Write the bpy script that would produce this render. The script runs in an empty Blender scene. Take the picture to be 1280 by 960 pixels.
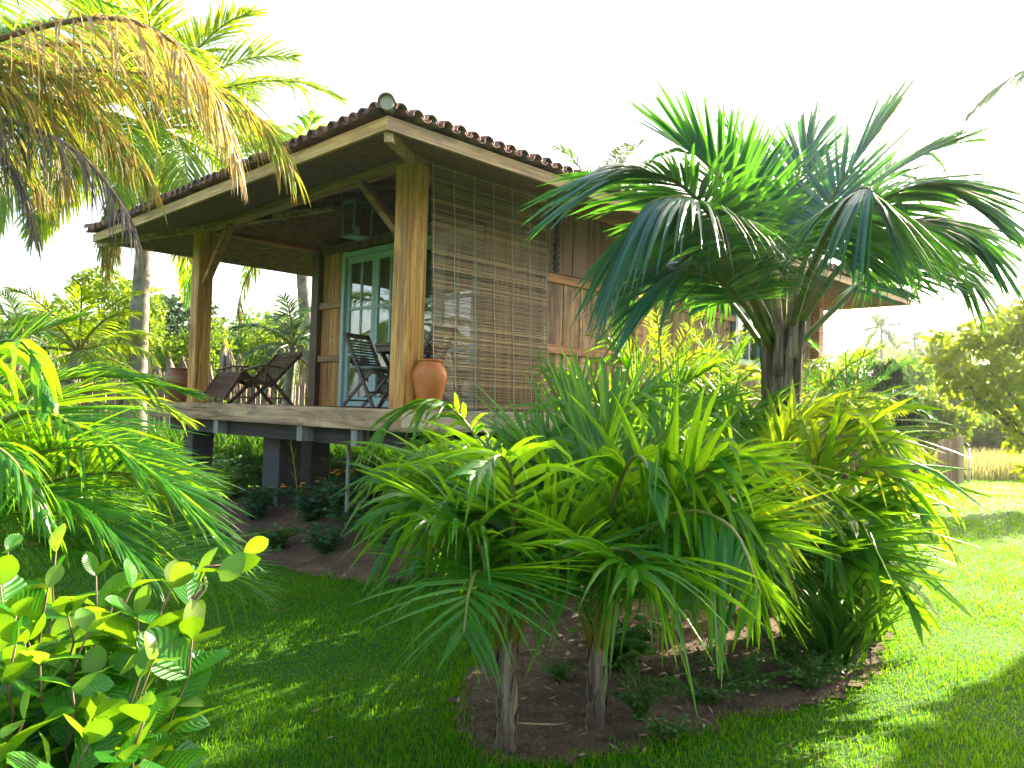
import bpy, math, random
import numpy as np
from mathutils import Vector, Matrix

# ------------------------------------------------------------------ camera, sky, sun, exposure
SC = bpy.context.scene
COL = SC.collection
F_PX, ROLL, PITCH = 981.8, 0.029, 0.0322
EYE = 1.5
cam_data = bpy.data.cameras.new('camera')
cam = bpy.data.objects.new('camera', cam_data)
COL.objects.link(cam)
cam_data.sensor_width = 36.0
cam_data.lens = 36.0 * F_PX / 1280.0
cam_data.clip_start = 0.05
cam_data.clip_end = 3000.0
cam.location = (0, 0, EYE)
cam.rotation_euler = (Matrix.Rotation(math.pi / 2 + PITCH, 3, 'X') @ Matrix.Rotation(ROLL, 3, 'Z')).to_euler()
SC.camera = cam

SUN_AZ, SUN_EL = math.radians(46.0), math.radians(29.5)
world = bpy.data.worlds.new('World')
SC.world = world
world.use_nodes = True
wn = world.node_tree
sky = wn.nodes.new('ShaderNodeTexSky')
sky.sky_type = 'NISHITA'
sky.sun_disc = False
sky.sun_elevation = SUN_EL
sky.sun_rotation = SUN_AZ
sky.air_density = 1.0
sky.dust_density = 3.5
sky.ozone_density = 1.0
bg = wn.nodes['Background']
warm = wn.nodes.new('ShaderNodeMix')          # the milky, slightly warm evening sky
warm.data_type = 'RGBA'
warm.blend_type = 'MULTIPLY'
warm.inputs[0].default_value = 1.0
warm.inputs[7].default_value = (1.06, 0.96, 0.86, 1)
wn.links.new(sky.outputs[0], warm.inputs[6])
wn.links.new(warm.outputs[2], bg.inputs[0])
bg.inputs[1].default_value = 0.15
sun_data = bpy.data.lights.new('sun', 'SUN')
sun_data.energy = 5.0
sun_data.angle = math.radians(0.5)
sun_data.color = (1.0, 0.88, 0.66)
sun = bpy.data.objects.new('sun', sun_data)
COL.objects.link(sun)
SUNV = Vector((math.sin(SUN_AZ) * math.cos(SUN_EL), math.cos(SUN_AZ) * math.cos(SUN_EL), math.sin(SUN_EL)))
sun.rotation_euler = SUNV.to_track_quat('Z', 'Y').to_euler()
SC.view_settings.view_transform = 'Standard'
SC.view_settings.look = 'None'
SC.view_settings.gamma = 1.0
SC.view_settings.use_curve_mapping = False
SC.view_settings.exposure = 2.3
SC.render.engine = 'CYCLES'
SC.cycles.use_denoising = True
SC.cycles.max_bounces = 6
SC.cycles.diffuse_bounces = 2
SC.cycles.transmission_bounces = 5
SC.cycles.transparent_max_bounces = 6
SC.cycles.sample_clamp_indirect = 8.0

# ------------------------------------------------------------------ helpers
rng = np.random.default_rng(7)
random.seed(7)
_R = cam.rotation_euler.to_matrix()


def ray(px, py):
    d = _R @ Vector(((px - 640) / F_PX, -(py - 480) / F_PX, -1.0))
    return d / d.y


def at(px, py, depth):
    """world point seen at a place of the survey picture, at a distance along Y"""
    d = ray(px, py) * depth
    return Vector((d.x, d.y, d.z + EYE))


def on_ground(px, py, z=0.0):
    d = ray(px, py)
    t = (z - EYE) / d.z
    return Vector((d.x * t, d.y * t, z))


def tag(o, label=None, cat=None, group=None, kind=None):
    if label: o['label'] = label
    if cat: o['category'] = cat
    if group: o['group'] = group
    if kind: o['kind'] = kind
    return o


def empty(name, loc=(0, 0, 0), rz=0.0):
    o = bpy.data.objects.new(name, None)
    COL.objects.link(o)
    o.location = loc
    o.rotation_euler = (0, 0, rz)
    o.empty_display_size = 0.1
    return o


def copy_tree(o, parent=None):
    c = o.copy()
    COL.objects.link(c)
    if parent is not None:
        c.parent = parent
    for ch in list(o.children):
        copy_tree(ch, c)
    return c


class MB:
    """collects shapes and links them as one mesh object"""

    def __init__(self):
        self.v, self.f, self.m, self.uv, self.n = [], [], [], [], 0

    def add(self, verts, faces, uv=None, mat=0):
        verts = np.asarray(verts, dtype=float).reshape(-1, 3)
        if uv is None:
            uv = np.zeros((len(verts), 2))
        self.v.append(verts)
        self.uv.append(np.asarray(uv, dtype=float).reshape(-1, 2))
        n = self.n
        if isinstance(faces, np.ndarray):
            self.f.extend((faces + n).tolist())
        else:
            self.f.extend([[i + n for i in f] for f in faces])
        self.m.extend([mat] * len(faces))
        self.n += len(verts)
        return self

    def box(self, a, b, mat=0):
        x0, y0, z0 = a
        x1, y1, z1 = b
        v = [(x0, y0, z0), (x1, y0, z0), (x1, y1, z0), (x0, y1, z0), (x0, y0, z1), (x1, y0, z1), (x1, y1, z1), (x0, y1, z1)]
        return self.add(v, [(0, 3, 2, 1), (4, 5, 6, 7), (0, 1, 5, 4), (1, 2, 6, 5), (2, 3, 7, 6), (3, 0, 4, 7)], None, mat)

    def bar(self, p, q, w, h, up=(0, 0, 1), mat=0):
        """box beam from p to q, w across and h along 'up'"""
        p, q = Vector(p), Vector(q)
        d = (q - p).normalized()
        s = d.cross(Vector(up))
        if s.length < 1e-4:
            s = d.cross(Vector((1, 0, 0)))
        s.normalize()
        u = s.cross(d).normalized()
        v = []
        for c in (p, q):
            for a, b in ((-1, -1), (1, -1), (1, 1), (-1, 1)):
                v.append(c + s * (a * w / 2) + u * (b * h / 2))
        return self.add([tuple(x) for x in v], [(0, 1, 2, 3), (7, 6, 5, 4), (0, 4, 5, 1), (1, 5, 6, 2), (2, 6, 7, 3), (3, 7, 4, 0)], None, mat)

    def tube(self, pts, radii, sides=6, mat=0, cap=True):
        pts = np.asarray([tuple(p) for p in pts], dtype=float)
        n = len(pts)
        radii = np.broadcast_to(np.asarray(radii, dtype=float), (n,))
        t = np.gradient(pts, axis=0)
        t /= np.linalg.norm(t, axis=1)[:, None] + 1e-9
        ref = np.array([0.0, 0, 1.0])
        if abs(t[:, 2]).mean() > 0.8:
            ref = np.array([0.0, 1.0, 0.0])
        s = np.cross(t, ref)
        s /= np.linalg.norm(s, axis=1)[:, None] + 1e-9
        u = np.cross(s, t)
        a = np.linspace(0, 2 * np.pi, sides, endpoint=False)
        ring = pts[:, None, :] + radii[:, None, None] * (np.cos(a)[None, :, None] * s[:, None, :] + np.sin(a)[None, :, None] * u[:, None, :])
        f = []
        for i in range(n - 1):
            for j in range(sides):
                k = (j + 1) % sides
                f.append((i * sides + j, i * sides + k, (i + 1) * sides + k, (i + 1) * sides + j))
        if cap:
            f.append(tuple(range(sides - 1, -1, -1)))
            f.append(tuple((n - 1) * sides + j for j in range(sides)))
        uv = np.stack([np.tile(a / (2 * np.pi), n), np.repeat(np.linspace(0, 1, n), sides)], 1)
        return self.add(ring.reshape(-1, 3), f, uv, mat)

    def lathe(self, prof, sides=28, centre=(0, 0, 0), mat=0):
        a = np.linspace(0, 2 * np.pi, sides, endpoint=False)
        v = [(centre[0] + r * math.cos(x), centre[1] + r * math.sin(x), centre[2] + z) for r, z in prof for x in a]
        f = []
        for i in range(len(prof) - 1):
            for j in range(sides):
                k = (j + 1) % sides
                f.append((i * sides + j, i * sides + k, (i + 1) * sides + k, (i + 1) * sides + j))
        return self.add(v, f, None, mat)

    def build(self, name, mats, parent=None, smooth=False, bevel=0.0):
        me = bpy.data.meshes.new(name)
        v = np.concatenate(self.v)
        me.from_pydata(v.tolist(), [], self.f)
        if not isinstance(mats, (list, tuple)):
            mats = [mats]
        for m in mats:
            me.materials.append(m)
        if len(mats) > 1:
            me.polygons.foreach_set('material_index', np.array(self.m, dtype=np.int32))
        uv = np.concatenate(self.uv)
        lay = me.uv_layers.new(name='UVMap')
        li = np.empty(len(me.loops), dtype=np.int32)
        me.loops.foreach_get('vertex_index', li)
        lay.data.foreach_set('uv', uv[li].astype(np.float32).ravel())
        if smooth:
            me.polygons.foreach_set('use_smooth', np.ones(len(me.polygons), dtype=bool))
        me.update()
        o = bpy.data.objects.new(name, me)
        COL.objects.link(o)
        if parent is not None:
            o.parent = parent
        if bevel:
            b = o.modifiers.new('bevel', 'BEVEL')
            b.width = bevel
            b.segments = 1
            b.limit_method = 'ANGLE'
        return o


# ------------------------------------------------------------------ materials
def nodes(name):
    m = bpy.data.materials.new(name)
    m.use_nodes = True
    nt = m.node_tree
    return m, nt, nt.nodes['Principled BSDF'], nt.nodes['Material Output']


def N(nt, kind, **kw):
    n = nt.nodes.new(kind)
    for k, v in kw.items():
        if k.startswith('i_'):
            key = k[2:]
            n.inputs[int(key) if key.isdigit() else key.replace('_', ' ')].default_value = v
        else:
            setattr(n, k, v)
    return n


def ramp(nt, src, stops):
    r = N(nt, 'ShaderNodeValToRGB')
    e = r.color_ramp.elements
    while len(e) < len(stops):
        e.new(0.5)
    for i, (p, c) in enumerate(stops):
        e[i].position = p
        e[i].color = (*c, 1)
    nt.links.new(src, r.inputs[0])
    return r.outputs[0]


def mixc(nt, a, b, fac, mode='MIX'):
    m = N(nt, 'ShaderNodeMix', data_type='RGBA', blend_type=mode)
    for sock, val in ((m.inputs[0], fac), (m.inputs[6], a), (m.inputs[7], b)):
        if isinstance(val, (int, float)):
            sock.default_value = val
        elif isinstance(val, tuple):
            sock.default_value = (*val, 1)
        else:
            nt.links.new(val, sock)
    return m.outputs[2]


def scaled(nt, col, fac):
    return mixc(nt, col, fac, 1.0, 'MULTIPLY')


def leaf_mat(name, dark, light, through, trans=0.45, rough=0.33, stripes=26.0, tip=None, bump=0.25, spec=0.5, streak=None):
    m, nt, p, out = nodes(name)
    L = nt.links.new
    geo = N(nt, 'ShaderNodeNewGeometry')
    rnd = geo.outputs['Random Per Island']
    uvn = N(nt, 'ShaderNodeUVMap')
    sep = N(nt, 'ShaderNodeSeparateXYZ')
    L(uvn.outputs[0], sep.inputs[0])
    base = ramp(nt, rnd, [(0.0, dark), (1.0, light)])
    w = N(nt, 'ShaderNodeMath', operation='MULTIPLY', i_1=stripes)
    L(sep.outputs[0], w.inputs[0])
    s = N(nt, 'ShaderNodeMath', operation='SINE')
    L(w.outputs[0], s.inputs[0])
    sm = N(nt, 'ShaderNodeMapRange', i_1=-1.0, i_2=1.0, i_3=0.82, i_4=1.12)
    L(s.outputs[0], sm.inputs[0])
    cm = N(nt, 'ShaderNodeCombineColor')
    for i in range(3):
        L(sm.outputs[0], cm.inputs[i])
    base = scaled(nt, base, cm.outputs[0])
    thr = scaled(nt, mixc(nt, through, tuple(c * 0.55 for c in through), rnd), cm.outputs[0])
    co = N(nt, 'ShaderNodeTexCoord')
    nz = N(nt, 'ShaderNodeTexNoise', i_Scale=9.0, i_Detail=3.0)
    L(co.outputs['Object'], nz.inputs['Vector'])
    if streak is not None:
        msk = ramp(nt, nz.outputs[0], [(0.42, (0, 0, 0)), (0.6, (1, 1, 1))])
        base = mixc(nt, base, streak, msk)
        thr = mixc(nt, thr, tuple(min(1, c * 1.6) for c in streak), msk)
    if tip is not None:
        a = N(nt, 'ShaderNodeMath', operation='ADD')
        L(sep.outputs[1], a.inputs[0])
        n0 = N(nt, 'ShaderNodeMath', operation='MULTIPLY_ADD', i_1=0.5)
        L(rnd, n0.inputs[0])
        L(nz.outputs[0], n0.inputs[2])
        n2 = N(nt, 'ShaderNodeMath', operation='MULTIPLY', i_1=0.3)
        L(n0.outputs[0], n2.inputs[0])
        L(n2.outputs[0], a.inputs[1])
        msk = ramp(nt, a.outputs[0], [(1.08, (0, 0, 0)), (1.24, (1, 1, 1))])
        base = mixc(nt, base, tip, msk)
        thr = mixc(nt, thr, tuple(min(1, c * 1.5) for c in tip), msk)
    L(base, p.inputs['Base Color'])
    p.inputs['Roughness'].default_value = rough
    p.inputs['Specular IOR Level'].default_value = spec
    b = N(nt, 'ShaderNodeBump', i_Strength=bump, i_Distance=0.004)
    L(s.outputs[0], b.inputs['Height'])
    L(b.outputs[0], p.inputs['Normal'])
    t = N(nt, 'ShaderNodeBsdfTranslucent')
    L(thr, t.inputs[0])
    mx = N(nt, 'ShaderNodeMixShader', i_0=trans)
    L(p.outputs[0], mx.inputs[1])
    L(t.outputs[0], mx.inputs[2])
    L(mx.outputs[0], out.inputs[0])
    return m


def crown_mat(name, dark, light, through, trans=0.35, rough=0.5):
    m, nt, p, out = nodes(name)
    L = nt.links.new
    geo = N(nt, 'ShaderNodeNewGeometry')
    rnd = geo.outputs['Random Per Island']
    co = N(nt, 'ShaderNodeTexCoord')
    nz = N(nt, 'ShaderNodeTexNoise', i_Scale=1.6, i_Detail=2.0)
    L(co.outputs['Object'], nz.inputs['Vector'])
    ad = N(nt, 'ShaderNodeMath', operation='MULTIPLY_ADD', i_1=0.5, i_2=-0.1)
    L(rnd, ad.inputs[0])
    a2 = N(nt, 'ShaderNodeMath', operation='ADD')
    L(ad.outputs[0], a2.inputs[0])
    L(nz.outputs[0], a2.inputs[1])
    base = ramp(nt, a2.outputs[0], [(0.3, dark), (0.9, light)])
    L(base, p.inputs['Base Color'])
    p.inputs['Roughness'].default_value = rough
    p.inputs['Specular IOR Level'].default_value = 0.3
    t = N(nt, 'ShaderNodeBsdfTranslucent')
    L(mixc(nt, through, tuple(c * 0.5 for c in through), rnd), t.inputs[0])
    mx = N(nt, 'ShaderNodeMixShader', i_0=trans)
    L(p.outputs[0], mx.inputs[1])
    L(t.outputs[0], mx.inputs[2])
    L(mx.outputs[0], out.inputs[0])
    return m


def wood_mat(name, c1, c2, axis=2, rough=0.6, grain=1.0, spread=0.35, stain=None, bump=0.4, cracks=0.0):
    """grain runs along the object's axis; every plank (mesh island) has its own shade and offset"""
    m, nt, p, out = nodes(name)
    L = nt.links.new
    geo = N(nt, 'ShaderNodeNewGeometry')
    rnd = geo.outputs['Random Per Island']
    co = N(nt, 'ShaderNodeTexCoord')
    mp = N(nt, 'ShaderNodeMapping')
    sc = [22.0 * grain] * 3
    sc[axis] = 1.1 * grain
    mp.inputs['Scale'].default_value = sc
    L(co.outputs['Object'], mp.inputs[0])
    wv = N(nt, 'ShaderNodeMath', operation='MULTIPLY', i_1=37.0)
    L(rnd, wv.inputs[0])
    nz = N(nt, 'ShaderNodeTexNoise', noise_dimensions='4D', i_Scale=1.0, i_Detail=5.0, i_Roughness=0.65, i_Distortion=0.6)
    L(mp.outputs[0], nz.inputs['Vector'])
    L(wv.outputs[0], nz.inputs['W'])
    base = ramp(nt, nz.outputs[0], [(0.36, tuple(c * 0.4 for c in c1)), (0.47, c1), (0.62, c2)])
    if cracks:
        m3 = N(nt, 'ShaderNodeMapping')
        sc3 = [34.0 * grain] * 3
        sc3[axis] = 0.9 * grain
        m3.inputs['Scale'].default_value = sc3
        L(co.outputs['Object'], m3.inputs[0])
        n3 = N(nt, 'ShaderNodeTexNoise', noise_dimensions='4D', i_Scale=1.0, i_Detail=3.0, i_Roughness=0.8)
        L(m3.outputs[0], n3.inputs['Vector'])
        L(wv.outputs[0], n3.inputs['W'])
        base = mixc(nt, base, tuple(c * 0.16 for c in c1), ramp(nt, n3.outputs[0], [(0.35, (cracks,) * 3), (0.41, (0, 0, 0))]))
    v = N(nt, 'ShaderNodeMapRange', i_3=1.0 - spread, i_4=1.0 + spread)
    L(rnd, v.inputs[0])
    cm = N(nt, 'ShaderNodeCombineColor')
    for i in range(3):
        L(v.outputs[0], cm.inputs[i])
    base = scaled(nt, base, cm.outputs[0])
    if stain is not None:
        n2 = N(nt, 'ShaderNodeTexNoise', i_Scale=2.6, i_Detail=5.0, i_Roughness=0.75)
        m4 = N(nt, 'ShaderNodeMapping')
        sc4 = [1.6] * 3
        sc4[axis] = 0.45
        m4.inputs['Scale'].default_value = sc4
        L(co.outputs['Object'], m4.inputs[0])
        L(m4.outputs[0], n2.inputs['Vector'])
        msk = ramp(nt, n2.outputs[0], [(0.48, (0, 0, 0)), (0.66, (1, 1, 1))])
        base = mixc(nt, base, stain, msk)
    L(base, p.inputs['Base Color'])
    p.inputs['Roughness'].default_value = rough
    b = N(nt, 'ShaderNodeBump', i_Strength=bump, i_Distance=0.006)
    L(nz.outputs[0], b.inputs['Height'])
    L(b.outputs[0], p.inputs['Normal'])
    return m


def plain_mat(name, c1, c2, rough=0.6, scale=8.0, bump=0.2, detail=4.0, spec=0.5, coord='Object'):
    m, nt, p, out = nodes(name)
    L = nt.links.new
    co = N(nt, 'ShaderNodeTexCoord')
    nz = N(nt, 'ShaderNodeTexNoise', i_Scale=scale, i_Detail=detail, i_Roughness=0.6)
    L(co.outputs[coord], nz.inputs['Vector'])
    L(ramp(nt, nz.outputs[0], [(0.3, c1), (0.7, c2)]), p.inputs['Base Color'])
    p.inputs['Roughness'].default_value = rough
    p.inputs['Specular IOR Level'].default_value = spec
    b = N(nt, 'ShaderNodeBump', i_Strength=bump, i_Distance=0.01)
    L(nz.outputs[0], b.inputs['Height'])
    L(b.outputs[0], p.inputs['Normal'])
    return m


M = {}
M['palm'] = leaf_mat('palm_leaf', (0.018, 0.13, 0.008), (0.055, 0.24, 0.010), (0.34, 0.70, 0.010), 0.48, 0.27, 30, tip=(0.30, 0.22, 0.03))
M['palm_dark'] = leaf_mat('shade_teal_palm_leaf', (0.003, 0.075, 0.065), (0.008, 0.14, 0.10), (0.18, 0.58, 0.015), 0.30, 0.28, 24, tip=(0.25, 0.28, 0.04))  # teal cast of shade and sky reflection is put into the leaf colour
M['palm_lit'] = leaf_mat('sunlit_palm_leaf', (0.08, 0.20, 0.008), (0.17, 0.32, 0.010), (0.55, 0.75, 0.012), 0.52, 0.4, 24, tip=(0.35, 0.26, 0.04))  # yellower, brighter palm leaf: sunlight is put into its colour
M['palm_blue'] = leaf_mat('blue_palm_leaf', (0.03, 0.09, 0.06), (0.07, 0.15, 0.09), (0.18, 0.32, 0.09), 0.35, 0.4, 24)
M['palm_mixed'] = leaf_mat('withering_palm_leaf', (0.06, 0.15, 0.012), (0.22, 0.25, 0.02), (0.44, 0.58, 0.02), 0.47, 0.45, 20, tip=(0.30, 0.17, 0.07), streak=(0.30, 0.20, 0.04))
M['palm_dry'] = leaf_mat('dry_palm_leaf', (0.22, 0.14, 0.08), (0.50, 0.38, 0.26), (0.55, 0.40, 0.16), 0.33, 0.5, 20, streak=(0.36, 0.27, 0.03))
M['palm_grey'] = leaf_mat('dead_palm_leaf', (0.07, 0.06, 0.06), (0.20, 0.17, 0.15), (0.20, 0.16, 0.10), 0.25, 0.6, 20)
M['bundle'] = leaf_mat('withered_bundle', (0.22, 0.18, 0.15), (0.48, 0.41, 0.35), (0.4, 0.32, 0.25), 0.3, 0.7, 14)
M['rachis'] = plain_mat('leaf_stalk', (0.13, 0.16, 0.02), (0.26, 0.24, 0.05), 0.45, 12)
M['dry_stalk'] = plain_mat('dry_stalk', (0.30, 0.21, 0.10), (0.44, 0.33, 0.18), 0.7, 20)
M['rachis_green'] = plain_mat('green_leaf_stalk', (0.05, 0.085, 0.012), (0.13, 0.15, 0.02), 0.6, 9, spec=0.25)
M['rachis_brown'] = plain_mat('brown_leaf_stalk', (0.10, 0.06, 0.035), (0.22, 0.14, 0.07), 0.6, 14)
M['stalk_orange'] = plain_mat('orange_leaf_stalk', (0.20, 0.10, 0.02), (0.22, 0.19, 0.03), 0.45, 7)
M['trunk'] = plain_mat('palm_trunk', (0.12, 0.11, 0.10), (0.34, 0.31, 0.27), 0.85, 6, 0.8)
M['trunk_dark'] = wood_mat('fibrous_trunk', (0.11, 0.075, 0.05), (0.29, 0.215, 0.15), 2, 0.9, 1.6, 0.3, stain=(0.045, 0.032, 0.024), bump=1.0)
M['bark'] = plain_mat('bark', (0.06, 0.045, 0.03), (0.18, 0.13, 0.09), 0.9, 9, 0.7)
M['shrub'] = leaf_mat('broad_leaf', (0.02, 0.12, 0.008), (0.09, 0.24, 0.022), (0.32, 0.55, 0.03), 0.42, 0.30, 3, bump=0.05)
M['young'] = leaf_mat('young_leaf', (0.06, 0.20, 0.012), (0.16, 0.24, 0.02), (0.36, 0.6, 0.02), 0.42, 0.4, 3)
M['lily'] = leaf_mat('strap_leaf', (0.012, 0.09, 0.010), (0.035, 0.16, 0.012), (0.24, 0.55, 0.015), 0.36, 0.4, 14)
M['small'] = leaf_mat('small_leaf', (0.03, 0.10, 0.02), (0.08, 0.19, 0.03), (0.25, 0.45, 0.04), 0.36, 0.45, 6)
M['small_dark'] = leaf_mat('small_dark_leaf', (0.014, 0.075, 0.03), (0.04, 0.14, 0.05), (0.12, 0.3, 0.04), 0.3, 0.5, 6)
M['crown_green'] = crown_mat('green_crown', (0.022, 0.10, 0.012), (0.09, 0.22, 0.018), (0.30, 0.55, 0.02), 0.42)
M['crown_lime'] = crown_mat('lime_crown', (0.035, 0.12, 0.010), (0.13, 0.24, 0.018), (0.40, 0.56, 0.02), 0.42)
M['crown_dark'] = crown_mat('dark_crown', (0.015, 0.055, 0.025), (0.05, 0.11, 0.045), (0.10, 0.2, 0.05), 0.3)
M['crown_olive'] = crown_mat('olive_crown', (0.03, 0.075, 0.012), (0.16, 0.25, 0.02), (0.52, 0.66, 0.02), 0.52)
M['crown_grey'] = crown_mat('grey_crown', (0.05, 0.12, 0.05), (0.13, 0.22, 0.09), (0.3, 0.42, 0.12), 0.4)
M['orange_flower'] = plain_mat('orange_petal', (0.7, 0.22, 0.01), (0.8, 0.33, 0.02), 0.6, 20)
M['pink_flower'] = plain_mat('pink_petal', (0.6, 0.08, 0.07), (0.7, 0.2, 0.18), 0.6, 20)
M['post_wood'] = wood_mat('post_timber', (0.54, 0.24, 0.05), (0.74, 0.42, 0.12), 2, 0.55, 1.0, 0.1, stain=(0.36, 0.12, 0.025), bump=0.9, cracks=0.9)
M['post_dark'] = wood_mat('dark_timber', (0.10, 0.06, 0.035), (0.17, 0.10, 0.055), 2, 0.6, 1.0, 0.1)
M['beam_u'] = wood_mat('front_beam_timber', (0.27, 0.13, 0.04), (0.42, 0.23, 0.08), 1, 0.6)
M['beam_v'] = wood_mat('side_beam_timber', (0.24, 0.085, 0.035), (0.38, 0.15, 0.06), 0, 0.6)
M['fascia_u'] = wood_mat('front_fascia_timber', (0.58, 0.33, 0.09), (0.74, 0.49, 0.18), 1, 0.6, 1.0, 0.12, stain=(0.42, 0.24, 0.07), cracks=0.6)
M['fascia_v'] = wood_mat('side_fascia_timber', (0.46, 0.28, 0.13), (0.64, 0.44, 0.24), 0, 0.6, 1.0, 0.12, stain=(0.27, 0.16, 0.08))
M['plank'] = wood_mat('weathered_plank', (0.30, 0.155, 0.085), (0.52, 0.32, 0.19), 2, 0.7, 0.8, 0.5, cracks=0.8, stain=(0.15, 0.085, 0.06))
M['plank_warm'] = wood_mat('warm_plank', (0.42, 0.18, 0.045), (0.60, 0.30, 0.08), 2, 0.6, 0.8, 0.25)
M['rail_v'] = wood_mat('side_rail_timber', (0.34, 0.12, 0.05), (0.48, 0.20, 0.085), 0, 0.6)
M['rail_u'] = wood_mat('front_rail_timber', (0.24, 0.12, 0.06), (0.34, 0.19, 0.09), 1, 0.6)
M['deck_u'] = wood_mat('front_edge_board', (0.36, 0.22, 0.115), (0.56, 0.38, 0.23), 1, 0.75, 0.8, 0.15, cracks=0.8, stain=(0.20, 0.14, 0.09))
M['deck_v'] = wood_mat('side_edge_board', (0.40, 0.33, 0.25), (0.60, 0.52, 0.42), 0, 0.75, 0.8, 0.15, cracks=0.8, stain=(0.25, 0.2, 0.15))
M['floor'] = wood_mat('deck_plank', (0.22, 0.14, 0.08), (0.33, 0.22, 0.13), 0, 0.7)
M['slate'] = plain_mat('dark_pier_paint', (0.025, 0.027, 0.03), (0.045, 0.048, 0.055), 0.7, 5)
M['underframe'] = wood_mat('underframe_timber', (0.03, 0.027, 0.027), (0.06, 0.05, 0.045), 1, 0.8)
M['end_grain'] = wood_mat('painted_end', (0.16, 0.15, 0.14), (0.26, 0.25, 0.23), 2, 0.8)
M['teal'] = plain_mat('teal_paint', (0.34, 0.49, 0.50), (0.40, 0.57, 0.58), 0.4, 6, 0.08)
M['teal_light'] = plain_mat('pale_blue_paint', (0.25, 0.42, 0.48), (0.32, 0.5, 0.56), 0.4, 6, 0.05)
M['curtain'] = plain_mat('curtain_cloth', (0.70, 0.72, 0.62), (0.8, 0.82, 0.72), 0.9, 4, 0.1)
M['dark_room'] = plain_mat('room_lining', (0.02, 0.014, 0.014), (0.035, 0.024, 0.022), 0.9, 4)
M['furniture'] = wood_mat('stained_furniture', (0.055, 0.03, 0.022), (0.11, 0.06, 0.04), 0, 0.45, 1.4, 0.2)
M['lounge'] = wood_mat('brown_furniture', (0.10, 0.05, 0.028), (0.19, 0.10, 0.055), 0, 0.45, 1.4, 0.25)
M['cushion'] = plain_mat('cushion_cloth', (0.28, 0.36, 0.33), (0.35, 0.44, 0.40), 0.9, 90, 0.1)
M['terracotta'] = plain_mat('terracotta', (0.46, 0.12, 0.028), (0.62, 0.21, 0.055), 0.5, 7, 0.15, 6)
M['terracotta_dark'] = plain_mat('brown_clay', (0.17, 0.065, 0.03), (0.28, 0.11, 0.05), 0.4, 5, 0.06, 5)
M['metal'] = plain_mat('lantern_frame_paint', (0.09, 0.15, 0.15), (0.13, 0.2, 0.2), 0.5, 8, 0.05)
M['cord'] = plain_mat('cord_fibre', (0.42, 0.40, 0.33), (0.6, 0.57, 0.48), 0.8, 30)
M['white'] = plain_mat('plain_white', (0.7, 0.7, 0.68), (0.8, 0.8, 0.78), 0.6, 6)
M['fence'] = wood_mat('grey_stake', (0.20, 0.15, 0.12), (0.36, 0.29, 0.24), 2, 0.85, 0.8, 0.4)
M['gate'] = wood_mat('gate_board', (0.40, 0.25, 0.16), (0.55, 0.38, 0.26), 2, 0.8, 0.8, 0.2)
M['soil'] = None


def tile_material():
    m, nt, p, out = nodes('clay_tile')
    L = nt.links.new
    geo = N(nt, 'ShaderNodeNewGeometry')
    co = N(nt, 'ShaderNodeTexCoord')
    nz = N(nt, 'ShaderNodeTexNoise', i_Scale=7.0, i_Detail=5.0, i_Roughness=0.7)
    L(co.outputs['Object'], nz.inputs['Vector'])
    base = ramp(nt, geo.outputs['Random Per Island'], [(0.0, (0.13, 0.055, 0.04)), (0.5, (0.24, 0.10, 0.065)), (1.0, (0.33, 0.17, 0.11))])
    msk = ramp(nt, nz.outputs[0], [(0.45, (0, 0, 0)), (0.7, (1, 1, 1))])
    base = mixc(nt, base, (0.07, 0.055, 0.05), msk)
    L(base, p.inputs['Base Color'])
    p.inputs['Roughness'].default_value = 0.75
    b = N(nt, 'ShaderNodeBump', i_Strength=0.4, i_Distance=0.01)
    L(nz.outputs[0], b.inputs['Height'])
    L(b.outputs[0], p.inputs['Normal'])
    return m


def mat_weave():
    """woven reed matting of the ceiling"""
    m, nt, p, out = nodes('reed_matting')
    L = nt.links.new
    co = N(nt, 'ShaderNodeTexCoord')
    uvn = N(nt, 'ShaderNodeUVMap')
    mp = N(nt, 'ShaderNodeMapping')
    mp.inputs['Scale'].default_value = (3.0, 15.0, 1.0)
    L(uvn.outputs[0], mp.inputs[0])
    nz = N(nt, 'ShaderNodeTexNoise', i_Scale=2.2, i_Detail=4.0, i_Roughness=0.7)
    L(mp.outputs[0], nz.inputs['Vector'])
    L(ramp(nt, nz.outputs[0], [(0.36, (0.05, 0.026, 0.015)), (0.5, (0.17, 0.085, 0.045)), (0.66, (0.36, 0.20, 0.10))]), p.inputs['Base Color'])
    p.inputs['Roughness'].default_value = 0.75
    b = N(nt, 'ShaderNodeBump', i_Strength=0.8, i_Distance=0.01)
    L(nz.outputs[0], b.inputs['Height'])
    L(b.outputs[0], p.inputs['Normal'])
    return m


def glass_mat():
    m, nt, p, out = nodes('window_glass')
    L = nt.links.new
    g = N(nt, 'ShaderNodeBsdfGlossy', i_Roughness=0.015)
    t = N(nt, 'ShaderNodeBsdfTransparent')
    t.inputs[0].default_value = (0.93, 0.95, 0.93, 1)
    lw = N(nt, 'ShaderNodeLayerWeight', i_Blend=0.35)
    mr = N(nt, 'ShaderNodeMapRange', i_3=0.14, i_4=0.85)
    L(lw.outputs['Fresnel'], mr.inputs[0])
    mx = N(nt, 'ShaderNodeMixShader')
    L(mr.outputs[0], mx.inputs[0])
    L(t.outputs[0], mx.inputs[1])
    L(g.outputs[0], mx.inputs[2])
    L(mx.outputs[0], out.inputs[0])
    return m


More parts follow.
